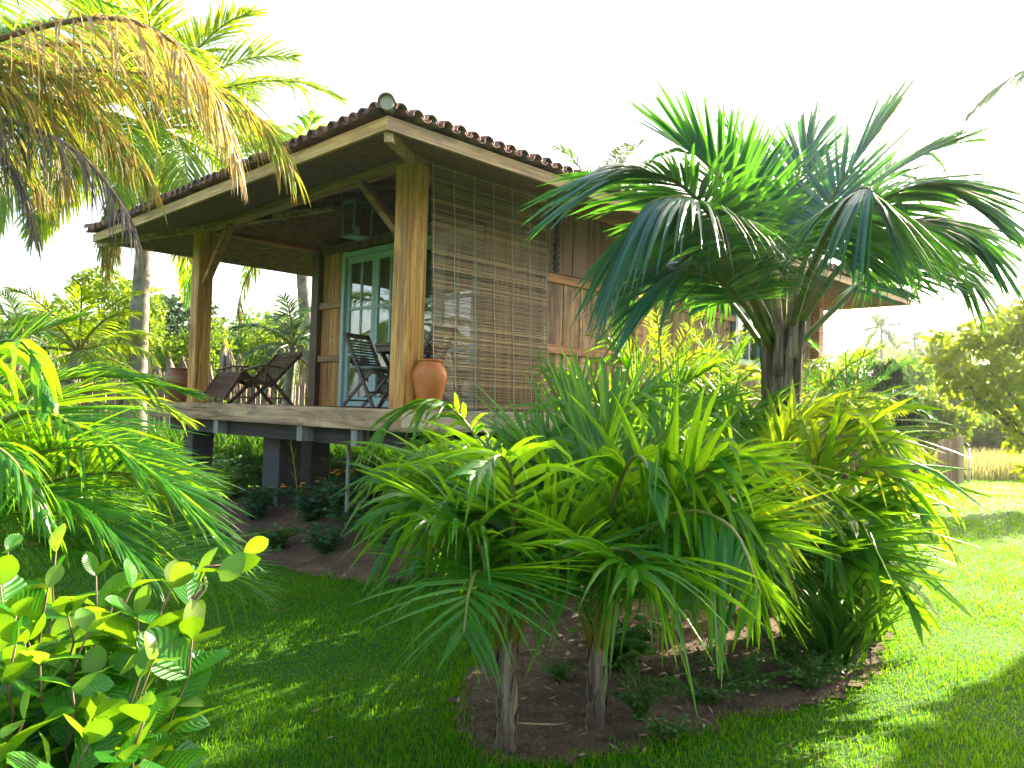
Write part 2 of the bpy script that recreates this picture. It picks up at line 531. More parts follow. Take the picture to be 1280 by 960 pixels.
def bamboo_mat():
    m, nt, p, out = nodes('bamboo_slat')
    L = nt.links.new
    geo = N(nt, 'ShaderNodeNewGeometry')
    L(ramp(nt, geo.outputs['Random Per Island'], [(0.0, (0.07, 0.038, 0.018)), (0.35, (0.17, 0.10, 0.05)), (0.75, (0.32, 0.185, 0.085)), (1.0, (0.52, 0.34, 0.18))]), p.inputs['Base Color'])
    p.inputs['Roughness'].default_value = 0.5
    return m


def soil_mat():
    m, nt, p, out = nodes('sandy_soil')
    L = nt.links.new
    co = N(nt, 'ShaderNodeTexCoord')
    nz = N(nt, 'ShaderNodeTexNoise', i_Scale=3.0, i_Detail=8.0, i_Roughness=0.75)
    L(co.outputs['Object'], nz.inputs['Vector'])
    n2 = N(nt, 'ShaderNodeTexNoise', i_Scale=60.0, i_Detail=4.0, i_Roughness=0.7)
    L(co.outputs['Object'], n2.inputs['Vector'])
    base = ramp(nt, nz.outputs[0], [(0.32, (0.07, 0.045, 0.028)), (0.5, (0.17, 0.105, 0.055)), (0.7, (0.32, 0.21, 0.12))])
    base = mixc(nt, base, ramp(nt, n2.outputs[0], [(0.4, (0.4, 0.36, 0.32)), (0.62, (1.0, 1.0, 1.0))]), 0.8, 'MULTIPLY')
    L(base, p.inputs['Base Color'])
    p.inputs['Roughness'].default_value = 0.95
    b = N(nt, 'ShaderNodeBump', i_Strength=1.0, i_Distance=0.025)
    L(n2.outputs[0], b.inputs['Height'])
    L(b.outputs[0], p.inputs['Normal'])
    return m


def lawn_mat():
    m, nt, p, out = nodes('lawn_turf')
    L = nt.links.new
    co = N(nt, 'ShaderNodeTexCoord')
    nz = N(nt, 'ShaderNodeTexNoise', i_Scale=0.9, i_Detail=6.0, i_Roughness=0.65)
    L(co.outputs['Object'], nz.inputs['Vector'])
    n2 = N(nt, 'ShaderNodeTexNoise', i_Scale=45.0, i_Detail=4.0, i_Roughness=0.7)
    L(co.outputs['Object'], n2.inputs['Vector'])
    base = ramp(nt, nz.outputs[0], [(0.3, (0.016, 0.12, 0.004)), (0.6, (0.045, 0.17, 0.006)), (0.76, (0.14, 0.16, 0.035))])
    base = mixc(nt, base, ramp(nt, n2.outputs[0], [(0.35, (0.35, 0.4, 0.3)), (0.65, (1.1, 1.1, 1.0))]), 0.85, 'MULTIPLY')
    L(base, p.inputs['Base Color'])
    p.inputs['Roughness'].default_value = 0.8
    p.inputs['Specular IOR Level'].default_value = 0.2
    b = N(nt, 'ShaderNodeBump', i_Strength=1.0, i_Distance=0.03)
    L(n2.outputs[0], b.inputs['Height'])
    L(b.outputs[0], p.inputs['Normal'])
    return m


def grass_mat():
    m, nt, p, out = nodes('grass_blade')
    L = nt.links.new
    geo = N(nt, 'ShaderNodeNewGeometry')
    rnd = geo.outputs['Random Per Island']
    base = ramp(nt, rnd, [(0.0, (0.012, 0.13, 0.003)), (0.8, (0.045, 0.225, 0.005)), (0.95, (0.09, 0.20, 0.015)), (1.0, (0.20, 0.21, 0.06))])
    co = N(nt, 'ShaderNodeTexCoord')
    nz = N(nt, 'ShaderNodeTexNoise', i_Scale=1.1, i_Detail=5.0, i_Roughness=0.7)
    L(co.outputs['Object'], nz.inputs['Vector'])
    base = mixc(nt, base, (0.13, 0.17, 0.02), ramp(nt, nz.outputs[0], [(0.52, (0, 0, 0)), (0.72, (0.75, 0.75, 0.75))]))
    L(base, p.inputs['Base Color'])
    p.inputs['Roughness'].default_value = 0.5
    p.inputs['Specular IOR Level'].default_value = 0.05
    t = N(nt, 'ShaderNodeBsdfTranslucent')
    L(ramp(nt, rnd, [(0.0, (0.13, 0.44, 0.003)), (1.0, (0.34, 0.56, 0.006))]), t.inputs[0])
    mx = N(nt, 'ShaderNodeMixShader', i_0=0.5)
    L(p.outputs[0], mx.inputs[1])
    L(t.outputs[0], mx.inputs[2])
    L(mx.outputs[0], out.inputs[0])
    return m


M['tile'] = tile_material()
M['matting'] = mat_weave()
M['glass'] = glass_mat()
M['bamboo'] = bamboo_mat()
M['soil'] = soil_mat()
M['lawn'] = lawn_mat()
M['grass'] = grass_mat()
M['tall_grass'] = leaf_mat('tall_grass_blade', (0.08, 0.14, 0.03), (0.26, 0.28, 0.10), (0.5, 0.48, 0.15), 0.45, 0.6, 3)

# ------------------------------------------------------------------ terrain
YAW = 0.7802
NX, NY = -1.0135, 7.4995            # near corner post of the porch
DECK = 1.4655
UX, UY = -math.cos(YAW), math.sin(YAW)     # along the porch front
VX, VY = math.sin(YAW), math.cos(YAW)      # along the side, away from the porch
HOUSE_RZ = math.pi / 2 - YAW
PW, PD = 4.62, 1.85                 # porch width, porch depth


def house_xy(u, v):
    return NX + u * UX + v * VX, NY + u * UY + v * VY


def to_house(x, y):
    dx, dy = x - NX, y - NY
    return dx * UX + dy * UY, dx * VX + dy * VY


def smooth(a, b, x):
    t = np.clip((x - a) / (b - a), 0, 1)
    return t * t * (3 - 2 * t)


def ground_z(x, y):
    x, y = np.asarray(x, float), np.asarray(y, float)
    u, v = to_house(x, y)
    m = smooth(-1.0, 0.35, v) * smooth(-1.3, 0.2, u) * (1 - smooth(4.2, 6.5, u)) * (1 - smooth(2.0, 5.5, v))
    z = 0.28 * m
    z = z + 0.05 * np.exp(-((x - 0.75) ** 2 / 1.2 + (y - 4.4) ** 2 / 0.9))
    z = z + 0.02 * np.sin(x * 0.9 + 1.3) * np.cos(y * 0.7)
    d = np.hypot(x, y)
    hill = 10.0 * np.exp(-((x - 62) / 30) ** 2 - ((y - 112) / 26) ** 2) + 11.0 * np.exp(-((x - 110) / 30) ** 2 - ((y - 110) / 30) ** 2)
    return z + hill * smooth(40, 80, d)


def axis_lines(lo, hi, fine_lo, fine_hi, step):
    core = np.arange(fine_lo, fine_hi + 1e-6, step)
    def far(start, end):
        out, s, p = [], step, start
        sg = 1 if end > start else -1
        while abs(p - start) < abs(end - start):
            s *= 1.25
            p += sg * s
            out.append(p)
        return out
    return np.array(list(reversed(far(fine_lo, lo))) + core.tolist() + far(fine_hi, hi))


xs = axis_lines(-900, 900, -6, 8, 0.2)
ys = axis_lines(-300, 1500, 1, 14, 0.2)
X, Y = np.meshgrid(xs, ys)
Z = ground_z(X, Y)
nx_, ny_ = len(xs), len(ys)
idx = np.arange(nx_ * ny_).reshape(ny_, nx_)
quads = np.stack([idx[:-1, :-1], idx[:-1, 1:], idx[1:, 1:], idx[1:, :-1]], -1).reshape(-1, 4)
lawn = MB().add(np.stack([X, Y, Z], -1).reshape(-1, 3), quads).build('ground', M['lawn'], None, True)
tag(lawn, 'ground of bright green mown lawn around the wooden bungalow', 'lawn', kind='structure')


def inside(poly, x, y):
    """vectorised point in polygon"""
    r = np.zeros(np.shape(x), bool)
    n = len(poly)
    for i in range(n):
        x0, y0 = poly[i]
        x1, y1 = poly[(i + 1) % n]
        c = ((y0 > y) != (y1 > y)) & (x < (x1 - x0) * (y - y0) / (y1 - y0 + 1e-12) + x0)
        r ^= c
    return r


def wobble(poly, n=160, amp=0.05, seed=1):
    """closed smooth outline through the points with a ragged edge"""
    P = np.array(poly)
    k = len(P)
    out = []
    r = np.random.default_rng(seed)
    per = n // k
    for i in range(k):
        p0, p1, p2, p3 = P[i - 1], P[i], P[(i + 1) % k], P[(i + 2) % k]
        for j in range(per):
            t = j / per
            q = 0.5 * ((2 * p1) + (-p0 + p2) * t + (2 * p0 - 5 * p1 + 4 * p2 - p3) * t * t + (-p0 + 3 * p1 - 3 * p2 + p3) * t ** 3)
            out.append(q + r.normal(0, amp, 2))
    return np.array(out)


def soil_patch(name, label, poly, lift=0.012, step=0.06):
    x0, y0 = poly.min(0)
    x1, y1 = poly.max(0)
    gx, gy = np.arange(x0, x1, step), np.arange(y0, y1, step)
    X, Y = np.meshgrid(gx, gy)
    cx, cy = X[:-1, :-1] + step / 2, Y[:-1, :-1] + step / 2
    keep = inside(poly, cx, cy)
    i = np.arange(X.size).reshape(X.shape)
    q = np.stack([i[:-1, :-1], i[:-1, 1:], i[1:, 1:], i[1:, :-1]], -1)[keep]
    used, inv = np.unique(q.ravel(), return_inverse=True)
    r = np.random.default_rng(3)
    zz = ground_z(X, Y) + lift + r.normal(0, 0.006, X.shape)
    v = np.stack([X, Y, zz], -1).reshape(-1, 3)[used]
    o = MB().add(v, inv.reshape(-1, 4)).build(name, M['soil'], None, True)
    tag(o, label, 'soil bed', kind='structure')
    return o


bed_front = [on_ground(*p)[:2] for p in ((585, 838), (566, 880), (580, 935), (650, 962), (740, 950), (830, 934), (930, 908), (1010, 890), (1085, 855), (1108, 805), (1085, 745), (1010, 700), (880, 690), (740, 720), (640, 790))]
BED1 = wobble(bed_front, 180, 0.018, 2)
bed_house = [house_xy(u, v) for u, v in ((-0.7, -0.6), (0.6, -0.95), (1.8, -0.75), (2.7, -0.7), (3.4, -0.55), (4.2, -0.3), (5.2, 0.4), (5.0, 3.0), (2.5, 4.5), (0.5, 8.0), (-0.9, 8.0), (-1.1, 4.0), (-0.9, 1.0))]
BED2 = wobble(bed_house, 180, 0.03, 5)
soil_patch('soil_bed', 'bare sandy planting bed under the two young coconut palms', BED1)
soil_patch('house_bed', 'mounded sandy soil bed under the raised porch', BED2)


# ------------------------------------------------------------------ grass
def make_grass():
    r = np.random.default_rng(11)
    pts = []
    for (d0, d1, dens, hh, ww) in ((2.3, 4.5, 6500, 0.034, 0.0038), (4.5, 7.0, 4600, 0.034, 0.0046), (7.0, 12.0, 1900, 0.036, 0.007), (12.0, 26.0, 330, 0.045, 0.015)):
        a0, a1 = -0.80, 0.98
        area = 0.5 * (a1 - a0) * (d1 ** 2 - d0 ** 2)
        n = int(area * dens)
        d = np.sqrt(r.uniform(d0 ** 2, d1 ** 2, n))
        a = r.uniform(a0, a1, n)
        x, y = d * np.sin(a), d * np.cos(a)
        u, v = to_house(x, y)
        keep = ~inside(BED1, x, y) & ~inside(BED2, x, y)
        keep &= ~((u > -0.3) & (v > 0.0) & (u < 5.2) & (v < 9))
        x, y = x[keep], y[keep]
        pts.append(np.stack([x, y, np.full(len(x), hh), np.full(len(x), ww)], 1))
    # ragged blades along the edges of the beds
    for B in (BED1, BED2):
        k = np.repeat(np.arange(len(B)), 22)
        q = B[k] + r.normal(0, 0.035, (len(k), 2))
        pts.append(np.column_stack([q, np.full(len(q), 0.05), np.full(len(q), 0.006)]))
    P = np.concatenate(pts)
    n = len(P)
    x, y = P[:, 0], P[:, 1]
    patch = 0.75 + 0.35 * np.sin(x * 2.3 + np.sin(y * 1.7)) * np.cos(y * 2.9 + np.sin(x * 1.9))
    h = P[:, 2] * r.uniform(0.5, 1.5, n) * patch
    w = P[:, 3] * r.uniform(0.7, 1.3, n)
    z = ground_z(x, y)
    az = r.uniform(0, 2 * np.pi, n)
    lean = r.uniform(0.1, 0.8, n)
    la = r.uniform(0, 2 * np.pi, n)
    base = np.stack([x, y, z - 0.003], 1)
    wv = np.stack([np.cos(az), np.sin(az), np.zeros(n)], 1) * (w / 2)[:, None]
    ld = np.stack([np.cos(la), np.sin(la), np.zeros(n)], 1)
    mid = base + ld * (h * lean * 0.35)[:, None] + np.array([0, 0, 1]) * (h * 0.6)[:, None]
    tip = base + ld * (h * lean)[:, None] + np.array([0, 0, 1]) * (h * (1 - 0.25 * lean))[:, None]
    V = np.stack([base - wv, base + wv, mid + wv * 0.75, mid - wv * 0.75, tip], 1).reshape(-1, 3)
    me = bpy.data.meshes.new('grass')
    me.vertices.add(n * 5)
    me.vertices.foreach_set('co', V.astype(np.float32).ravel())
    off = (np.arange(n) * 5)[:, None]
    loops = np.concatenate([off + np.array([[0, 1, 2, 3]]), off + np.array([[3, 2, 4]])], 1).ravel()
    me.loops.add(len(loops))
    me.loops.foreach_set('vertex_index', loops.astype(np.int32))
    me.polygons.add(n * 2)
    st = np.stack([np.arange(n) * 7, np.arange(n) * 7 + 4], 1).ravel()
    me.polygons.foreach_set('loop_start', st.astype(np.int32))
    me.update(calc_edges=True)
    me.validate()
    me.materials.append(M['grass'])
    o = bpy.data.objects.new('grass', me)
    COL.objects.link(o)
    tag(o, 'short mown grass blades covering the lawn', 'grass', kind='stuff')


make_grass()

# ------------------------------------------------------------------ bungalow (local x = v, y = u, z above the deck boards)
OV, OL, HE, HF, LV = 1.127, 0.926, 2.136, 0.105, 10.56
SLOPE = 0.27
V0, V1, U0, U1 = -OV, LV, -OV, PW + OL
UM = (U0 + U1) / 2
HR = (U1 - U0) / 2

house = empty('bungalow', (NX, NY, DECK), HOUSE_RZ)
tag(house, 'raised wooden bungalow with clay tile hip roof and open corner porch', 'house')


def soffit_z(v, u, lift=0.0):
    d = min(v - V0, V1 - v, u - U0, U1 - u)
    return HE + lift + SLOPE * d


# roof tiles: every slope is a field of barrel tiles laid in rows, cut at the hips
def roof_tiles():
    mb = MB()
    r = np.random.default_rng(21)
    P, ROW, NSEG = 0.152, 0.34, 7
    top0 = HE + HF + 0.035
    slopes = [  # (origin on eave, direction along eave, inward direction, eave length)
        ((V0, U0), (0, 1), (1, 0), U1 - U0), ((V0, U0), (1, 0), (0, 1), V1 - V0),
        ((V0, U1), (1, 0), (0, -1), V1 - V0), ((V1, U0), (0, 1), (-1, 0), U1 - U0)]
    over = 0.075
    for (o, a, inn, L) in slopes:
        ncol = int(round(L / P))
        pc = L / ncol
        for c in range(ncol):
            s = (c + 0.5) * pc
            lim = min(s, L - s, HR) + 0.08
            k = 0
            while True:
                d0 = -over + k * ROW
                if d0 > lim:
                    break
                d1 = min(d0 + ROW + 0.05, lim + 0.06)
                if d1 - d0 < 0.05:
                    break
                js, jz, jd = r.normal(0, 0.006), r.normal(0, 0.004), r.normal(0, 0.008)
                for kind in (0, 1):
                    cen = s + js + (0 if kind == 0 else pc / 2)
                    rad0, rad1 = (0.064, 0.052) if kind == 0 else (0.050, 0.056)
                    ang = np.linspace(0, np.pi, NSEG)
                    V, th = [], 0.013
                    for (d, rad, lift) in ((d0 + jd, rad0, 0.022), (d1, rad1, 0.0)):
                        for rr in (rad, rad - th):
                            for t in ang:
                                e = cen + rr * math.cos(t)
                                hz = rr * math.sin(t) * 0.95
                                if kind == 1:
                                    hz = -hz * 0.75 + 0.01
                                z = top0 + SLOPE * d + lift + hz + jz
                                V.append((o[0] + a[0] * e + inn[0] * d, o[1] + a[1] * e + inn[1] * d, z))
                    F = []
                    n = NSEG
                    for i in range(n - 1):
                        F.append((i, i + 1, 2 * n + i + 1, 2 * n + i))
                        F.append((n + i + 1, n + i, 3 * n + i, 3 * n + i + 1))
                        F.append((i + 1, i, n + i, n + i + 1))
                    mb.add(V, F)
                k += 1
    return mb


roof = roof_tiles().build('roof', M['tile'], house, True)
for p in roof.data.polygons:
    p.use_smooth = True


def ridge_line(p, q, name):
    mb = MB()
    p, q = Vector(p), Vector(q)
    n = max(2, int((q - p).length / 0.36))
    d = (q - p).normalized()
    s = d.cross(Vector((0, 0, 1))).normalized()
    u = s.cross(d)
    for i in range(n):
        a, b = p + (q - p) * (i / n), p + (q - p) * ((i + 1) / n) + d * 0.05
        V = []
        for (c, r, lift) in ((a, 0.068, 0.008), (b, 0.058, 0.0)):
            for rr in (r, r - 0.016):
                for t in np.linspace(0, math.pi, 9):
                    V.append(tuple(c + s * (rr * math.cos(t)) + u * (rr * math.sin(t) + lift)))
        F = []
        for j in range(8):
            F += [(j, j + 1, 18 + j + 1, 18 + j), (9 + j + 1, 9 + j, 27 + j, 27 + j + 1), (j + 1, j, 9 + j, 9 + j + 1)]
        mb.add(V, F)
    return mb.build(name, M['tile'], roof, True)


ZT = HE + HF + 0.035
zr = ZT + SLOPE * HR
R0, R1 = (V0 + HR, UM, zr + 0.03), (V1 - HR, UM, zr + 0.03)
for c, rr in (((V0, U0), R0), ((V0, U1), R0), ((V1, U0), R1), ((V1, U1), R1)):
    sv, su = (-1 if c[0] == V0 else 1), (-1 if c[1] == U0 else 1)
    ridge_line((c[0] + sv * 0.06, c[1] + su * 0.06, ZT + 0.03), rr, 'ridge_cap')
ridge_line(R0, R1, 'ridge_cap')
# mortar plug that closes the corner tile
pl = MB()
cz = ZT + 0.04
pl.tube([(V0 - 0.045, U0 - 0.045, cz), (V0 + 0.10, U0 + 0.10, cz + 0.035)], [0.053, 0.053], 20)
pl.build('mortar_plug', plain_mat('grey_mortar', (0.36, 0.33, 0.26), (0.5, 0.47, 0.38), 0.8, 12), roof, False)

# soffit of matting under the tiles, closed to the eaves
sf = MB()
e = 0.02
A, B, C_, D = (V0 + e, U0 + e), (V0 + e, U1 - e), (V1 - e, U1 - e), (V1 - e, U0 + e)
S0, S1 = (V0 + HR, UM), (V1 - HR, UM)


def sp(p):
    return (p[0], p[1], soffit_z(p[0], p[1], 0.0))


def soffit_face(pts, along):
    P3 = [sp(p) for p in pts]
    uv = [((p[0], p[1]) if along == 'v' else (p[1], p[0])) for p in pts]
    sf.add(P3, [tuple(range(len(P3)))], uv)


soffit_face([A, B, S0], 'u')
soffit_face([D, A, S0, S1], 'v')
soffit_face([B, C_, S1, S0], 'v')
soffit_face([C_, D, S1], 'u')
sf.build('soffit', M['matting'], roof)
# thin roof board above the mat so light does not leak through between tiles
rb = MB()
for q in ([A, B, S0], [D, A, S0, S1], [B, C_, S1, S0], [C_, D, S1]):
    rb.add([(p[0], p[1], soffit_z(*p) + 0.09) for p in q], [tuple(range(len(q)))])
rb.build('roof_board', M['underframe'], roof)

# fascia boards, mitred
ft = 0.035


def fascia(p, q, inn, mat):
    (v0, u0), (v1, u1) = p, q
    mb = MB()
    i0 = (v0 + inn[0][0] * ft, u0 + inn[0][1] * ft)
    i1 = (v1 + inn[1][0] * ft, u1 + inn[1][1] * ft)
    z0, z1 = HE, HE + HF
    V = [(v0, u0, z0), (v1, u1, z0), (i1[0], i1[1], z0), (i0[0], i0[1], z0), (v0, u0, z1), (v1, u1, z1), (i1[0], i1[1], z1), (i0[0], i0[1], z1)]
    mb.add(V, [(0, 3, 2, 1), (4, 5, 6, 7), (0, 1, 5, 4), (1, 2, 6, 5), (2, 3, 7, 6), (3, 0, 4, 7)])
    return mb.build('fascia', mat, roof)


fascia((V0, U0), (V0, U1), ((1, 1), (1, -1)), M['fascia_u'])
fascia((V0, U0), (V1, U0), ((1, 1), (-1, 1)), M['fascia_v'])
fascia((V0, U1), (V1, U1), ((1, -1), (-1, -1)), M['fascia_v'])
fascia((V1, U0), (V1, U1), ((-1, 1), (-1, -1)), M['fascia_u'])

# hip rafters below the mat at the porch corners, and common rafters inside the porch
for (u, su) in ((U0, 1), (U1, -1)):
    mb = MB()
    a = Vector((V0 + 0.05, u + su * 0.05, soffit_z(V0 + 0.05, u + su * 0.05) - 0.045))
    d = 2.3
    mb.bar(a, (V0 + d, u + su * d, soffit_z(V0 + d, u + su * d) - 0.045), 0.07, 0.085)
    mb.build('hip_rafter', M['fascia_v'], roof, bevel=0.004)
for u in np.arange(0.55, PW, 0.82):
    d1 = min(u - U0, U1 - u, PD + OV - 0.1)
    mb = MB()
    mb.bar((0.15, u, soffit_z(0.15, u) - 0.035), (V0 + d1, u, soffit_z(V0 + d1, u) - 0.035), 0.05, 0.065)
    mb.build('rafter', M['post_dark'], roof)

# posts, beams and braces
HC = 2.35
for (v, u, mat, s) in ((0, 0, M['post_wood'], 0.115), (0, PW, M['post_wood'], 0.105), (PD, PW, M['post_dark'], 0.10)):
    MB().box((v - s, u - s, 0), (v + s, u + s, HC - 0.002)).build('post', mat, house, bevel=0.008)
bt = 0.125
MB().box((-0.085, -0.14, HC), (0.085, PW + 0.16, HC + bt)).build('beam', M['beam_u'], house, bevel=0.006)
MB().box((0.088, -0.085, HC + 0.003), (PD, 0.085, HC + bt - 0.002)).build('beam', M['beam_v'], house, bevel=0.006)
MB().box((0.088, PW - 0.085, HC + 0.003), (PD + 0.1, PW + 0.085, HC + bt - 0.002)).build('beam', M['beam_v'], house, bevel=0.006)
br = MB()
br.bar((0, 0.115, 1.66), (0, 0.86, HC), 0.07, 0.10, up=(1, 0, 0))
br.build('brace', M['rail_u'], house, bevel=0.004)
br = MB()
br.bar((0, PW - 0.105, 1.62), (0, PW - 0.80, HC), 0.07, 0.10, up=(1, 0, 0))
br.build('brace', M['beam_u'], house, bevel=0.004)

# deck: edge boards in lengths, floor planks, underframe and piers
E = 0.357
UE, VE = 5.45, LV - 1.3
TH = 0.20
deck = MB()
u0, k = -E + 0.045, 0
r_ = np.random.default_rng(5)
y = -E + 0.045
while y < UE:
    w = 0.14
    deck.box((-E + 0.045, y + 0.003, -0.03), (PD + 0.0, min(y + w, UE) - 0.003, 0.0 + r_.uniform(-0.002, 0.001)))
    y += w
deck = deck.build('deck', M['floor'], house)
for (a, b) in ((-E, 1.02), (1.024, 3.42), (3.424, UE)):
    MB().box((-E, a, -TH), (-E + 0.045, b, 0.004)).build('edge_board', M['deck_u'], deck, bevel=0.004)
for (a, b) in ((-E + 0.047, 2.6), (2.604, 5.6), (5.604, VE)):
    MB().box((a, -E, -TH), (b, -E + 0.045, 0.004)).build('edge_board', M['deck_v'], deck, bevel=0.004)
MB().box((-E + 0.047, UE - 0.045, -TH), (PD + 0.3, UE, 0.004)).build('edge_board', M['deck_v'], deck, bevel=0.004)
# dark joists below
for v in (-0.12, 0.9, 1.9, 4.2, 6.6, 9.0):
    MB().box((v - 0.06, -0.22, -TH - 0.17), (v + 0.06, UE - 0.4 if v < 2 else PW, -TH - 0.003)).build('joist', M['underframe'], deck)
for u in (0.35, 1.35, 3.32):
    MB().box((-0.33, u - 0.055, -TH - 0.16), (-0.183, u + 0.055, -TH - 0.003)).build('joist_end', M['end_grain'], deck, bevel=0.004)
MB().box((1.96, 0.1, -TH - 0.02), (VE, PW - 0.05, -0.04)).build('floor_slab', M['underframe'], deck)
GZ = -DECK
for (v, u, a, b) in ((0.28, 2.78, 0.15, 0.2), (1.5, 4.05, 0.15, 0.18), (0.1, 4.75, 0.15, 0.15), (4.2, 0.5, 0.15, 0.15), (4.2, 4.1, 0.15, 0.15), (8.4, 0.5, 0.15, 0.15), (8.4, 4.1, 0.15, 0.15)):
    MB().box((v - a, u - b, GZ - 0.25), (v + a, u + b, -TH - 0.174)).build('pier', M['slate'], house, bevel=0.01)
pp = MB()
pp.tube([(0.02, 0.95, GZ), (0.02, 0.95, -TH - 0.174)], 0.022, 12)
pp.build('drain_pipe', M['end_grain'], house, True)


# board walls: planks as separate islands of one mesh
def plank_wall(name, axis, fixed, a0, a1, z0, z1, width, mat, parent, outer, thick=0.025, gap=0.012, holes=()):
    mb = MB()
    r = np.random.default_rng(int(abs(a0 * 100)) + 7)
    p = a0
    while p < a1 - 0.02:
        w = width * r.uniform(0.9, 1.1)
        q = min(p + w, a1)
        dz = r.uniform(-0.006, 0.006)
        segs = [(z0, z1)]
        for (h0, h1, hz0, hz1) in holes:
            if q > h0 + 0.01 and p < h1 - 0.01:
                segs = [(z0, hz0), (hz1, z1)]
        for (s0, s1) in segs:
            d = outer * (thick + r.uniform(0, 0.008))
            lo, hi = sorted((fixed, fixed + d))
            if axis == 'v':
                mb.box((p + gap / 2, lo, s0), (q - gap / 2, hi, s1))
            else:
                mb.box((lo, p + gap / 2, s0), (hi, q - gap / 2, s1))
        p = q
    o = mb.build(name, mat, parent, bevel=0.004)
    return o


ZW = 2.33
# side wall, first bay flush with the posts, far bay set back
w1 = plank_wall('wall', 'v', -0.02, 1.86, 3.52, 0.0, 1.50, 0.33, M['plank'], house, -1)
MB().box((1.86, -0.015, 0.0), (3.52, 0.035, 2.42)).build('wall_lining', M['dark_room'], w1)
MB().box((3.54, -0.085, -TH), (3.74, 0.115, HC + 0.12)).build('post', M['rail_v'], house, bevel=0.008)
MB().box((1.87, -0.088, 1.485), (3.535, -0.046, 1.585)).build('rail', M['rail_v'], w1, bevel=0.004)
MB().box((1.87, -0.088, 0.68), (3.535, -0.046, 0.78)).build('rail', M['rail_v'], w1, bevel=0.004)
plank_wall('upper_boards', 'v', -0.018, 1.9, 3.52, 1.6, 2.33, 0.4, wood_mat('dark_red_board', (0.13, 0.06, 0.045), (0.20, 0.10, 0.07), 2), w1, -1)  # upper boards are a dark red-brown
MB().box((PD + 0.02, -0.075, HC + 0.003), (LV - 1.3, 0.075, HC + bt)).build('beam', M['beam_v'], house, bevel=0.005)
# carved strip hanging beside the blind
cv = MB()
for i in range(9):
    z = 1.62 + i * 0.07
    cv.box((2.0, -0.07, z), (2.09, -0.05, z + 0.04))
    cv.box((2.03, -0.068, z + 0.04), (2.06, -0.052, z + 0.07))
cv.build('carved_strip', M['underframe'], w1)
RB = 0.16
w2 = plank_wall('wall', 'v', RB, 3.76, 9.2, -0.1, 2.34, 0.2, M['plank'], house, -1, holes=((6.45, 7.35, 0.85, 1.75),))
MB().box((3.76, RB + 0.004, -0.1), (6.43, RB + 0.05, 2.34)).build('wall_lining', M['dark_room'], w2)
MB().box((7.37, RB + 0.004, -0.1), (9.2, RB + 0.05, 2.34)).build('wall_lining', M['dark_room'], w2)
MB().box((3.77, RB - 0.075, 1.485), (6.40, RB - 0.035, 1.585)).build('rail', M['rail_v'], w2, bevel=0.004)
MB().box((3.77, RB - 0.075, 0.68), (9.2, RB - 0.035, 0.78)).build('rail', M['rail_v'], w2, bevel=0.004)
MB().box((9.2, -0.02, -TH), (9.4, 0.18, HC + 0.12)).build('post', M['rail_v'], house, bevel=0.008)
# window in the far bay
win = MB()
for (a, b, c, d) in ((6.46, 6.54, 0.85, 1.75), (7.26, 7.34, 0.85, 1.75), (6.54, 7.26, 0.85, 0.93), (6.54, 7.26, 1.67, 1.75), (6.88, 6.92, 0.93, 1.67)):
    win.box((a, RB - 0.05, c), (b, RB + 0.03, d))
win = win.build('window', M['teal_light'], house, bevel=0.004)
MB().box((6.54, RB - 0.004, 0.93), (7.26, RB + 0.004, 1.67)).build('pane', M['glass'], win)
MB().box((6.40, RB - 0.12, 0.80), (7.40, RB - 0.052, 0.845)).build('sill', M['rail_v'], win, bevel=0.004)
# back and left walls, out of sight but closing the room
plank_wall('wall', 'u', 9.38, 0.2, PW - 0.1, -0.1, 2.34, 0.3, M['plank'], house, 1)
plank_wall('wall', 'v', PW - 0.08, PD + 0.12, 9.3, -0.1, 2.34, 0.3, M['plank'], house, 1)

# porch wall with the glazed doors
DU0, DU1, DZ = 0.95, 3.88, 2.25
w3 = plank_wall('wall', 'u', PD, DU1 + 0.01, PW - 0.11, 0.0, 2.30, 0.155, M['plank_warm'], house, -1)
plank_wall('door_side_boards', 'u', PD, 0.06, DU0 - 0.01, 0.0, 2.30, 0.3, M['plank'], w3, -1)
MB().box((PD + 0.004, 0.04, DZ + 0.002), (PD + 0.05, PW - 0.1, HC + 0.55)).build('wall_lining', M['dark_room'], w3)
for z in (1.465, 0.665):
    MB().box((PD - 0.075, DU1 + 0.012, z), (PD - 0.036, PW - 0.105, z + 0.10)).build('rail', M['rail_u'], w3, bevel=0.004)
MB().box((PD - 0.07, 0.1, DZ + 0.04), (PD - 0.004, PW - 0.1, HC + 0.07)).build('lintel', M['post_dark'], w3, bevel=0.004)
MB().box((PD - 0.060, 4.19, 1.03), (PD - 0.034, 4.215, 1.055)).build('knob', M['white'], w3, bevel=0.004)
df = MB()
df.box((PD - 0.10, DU1 - 0.07, 0.003), (PD + 0.06, DU1, DZ))
df.box((PD - 0.10, DU0, 0.003), (PD + 0.06, DU0 + 0.07, DZ))
df.box((PD - 0.10, DU0 + 0.071, DZ - 0.07), (PD + 0.06, DU1 - 0.071, DZ))
df.build('door_frame', M['teal'], house, bevel=0.004)
LW = (DU1 - DU0 - 0.145) / 4
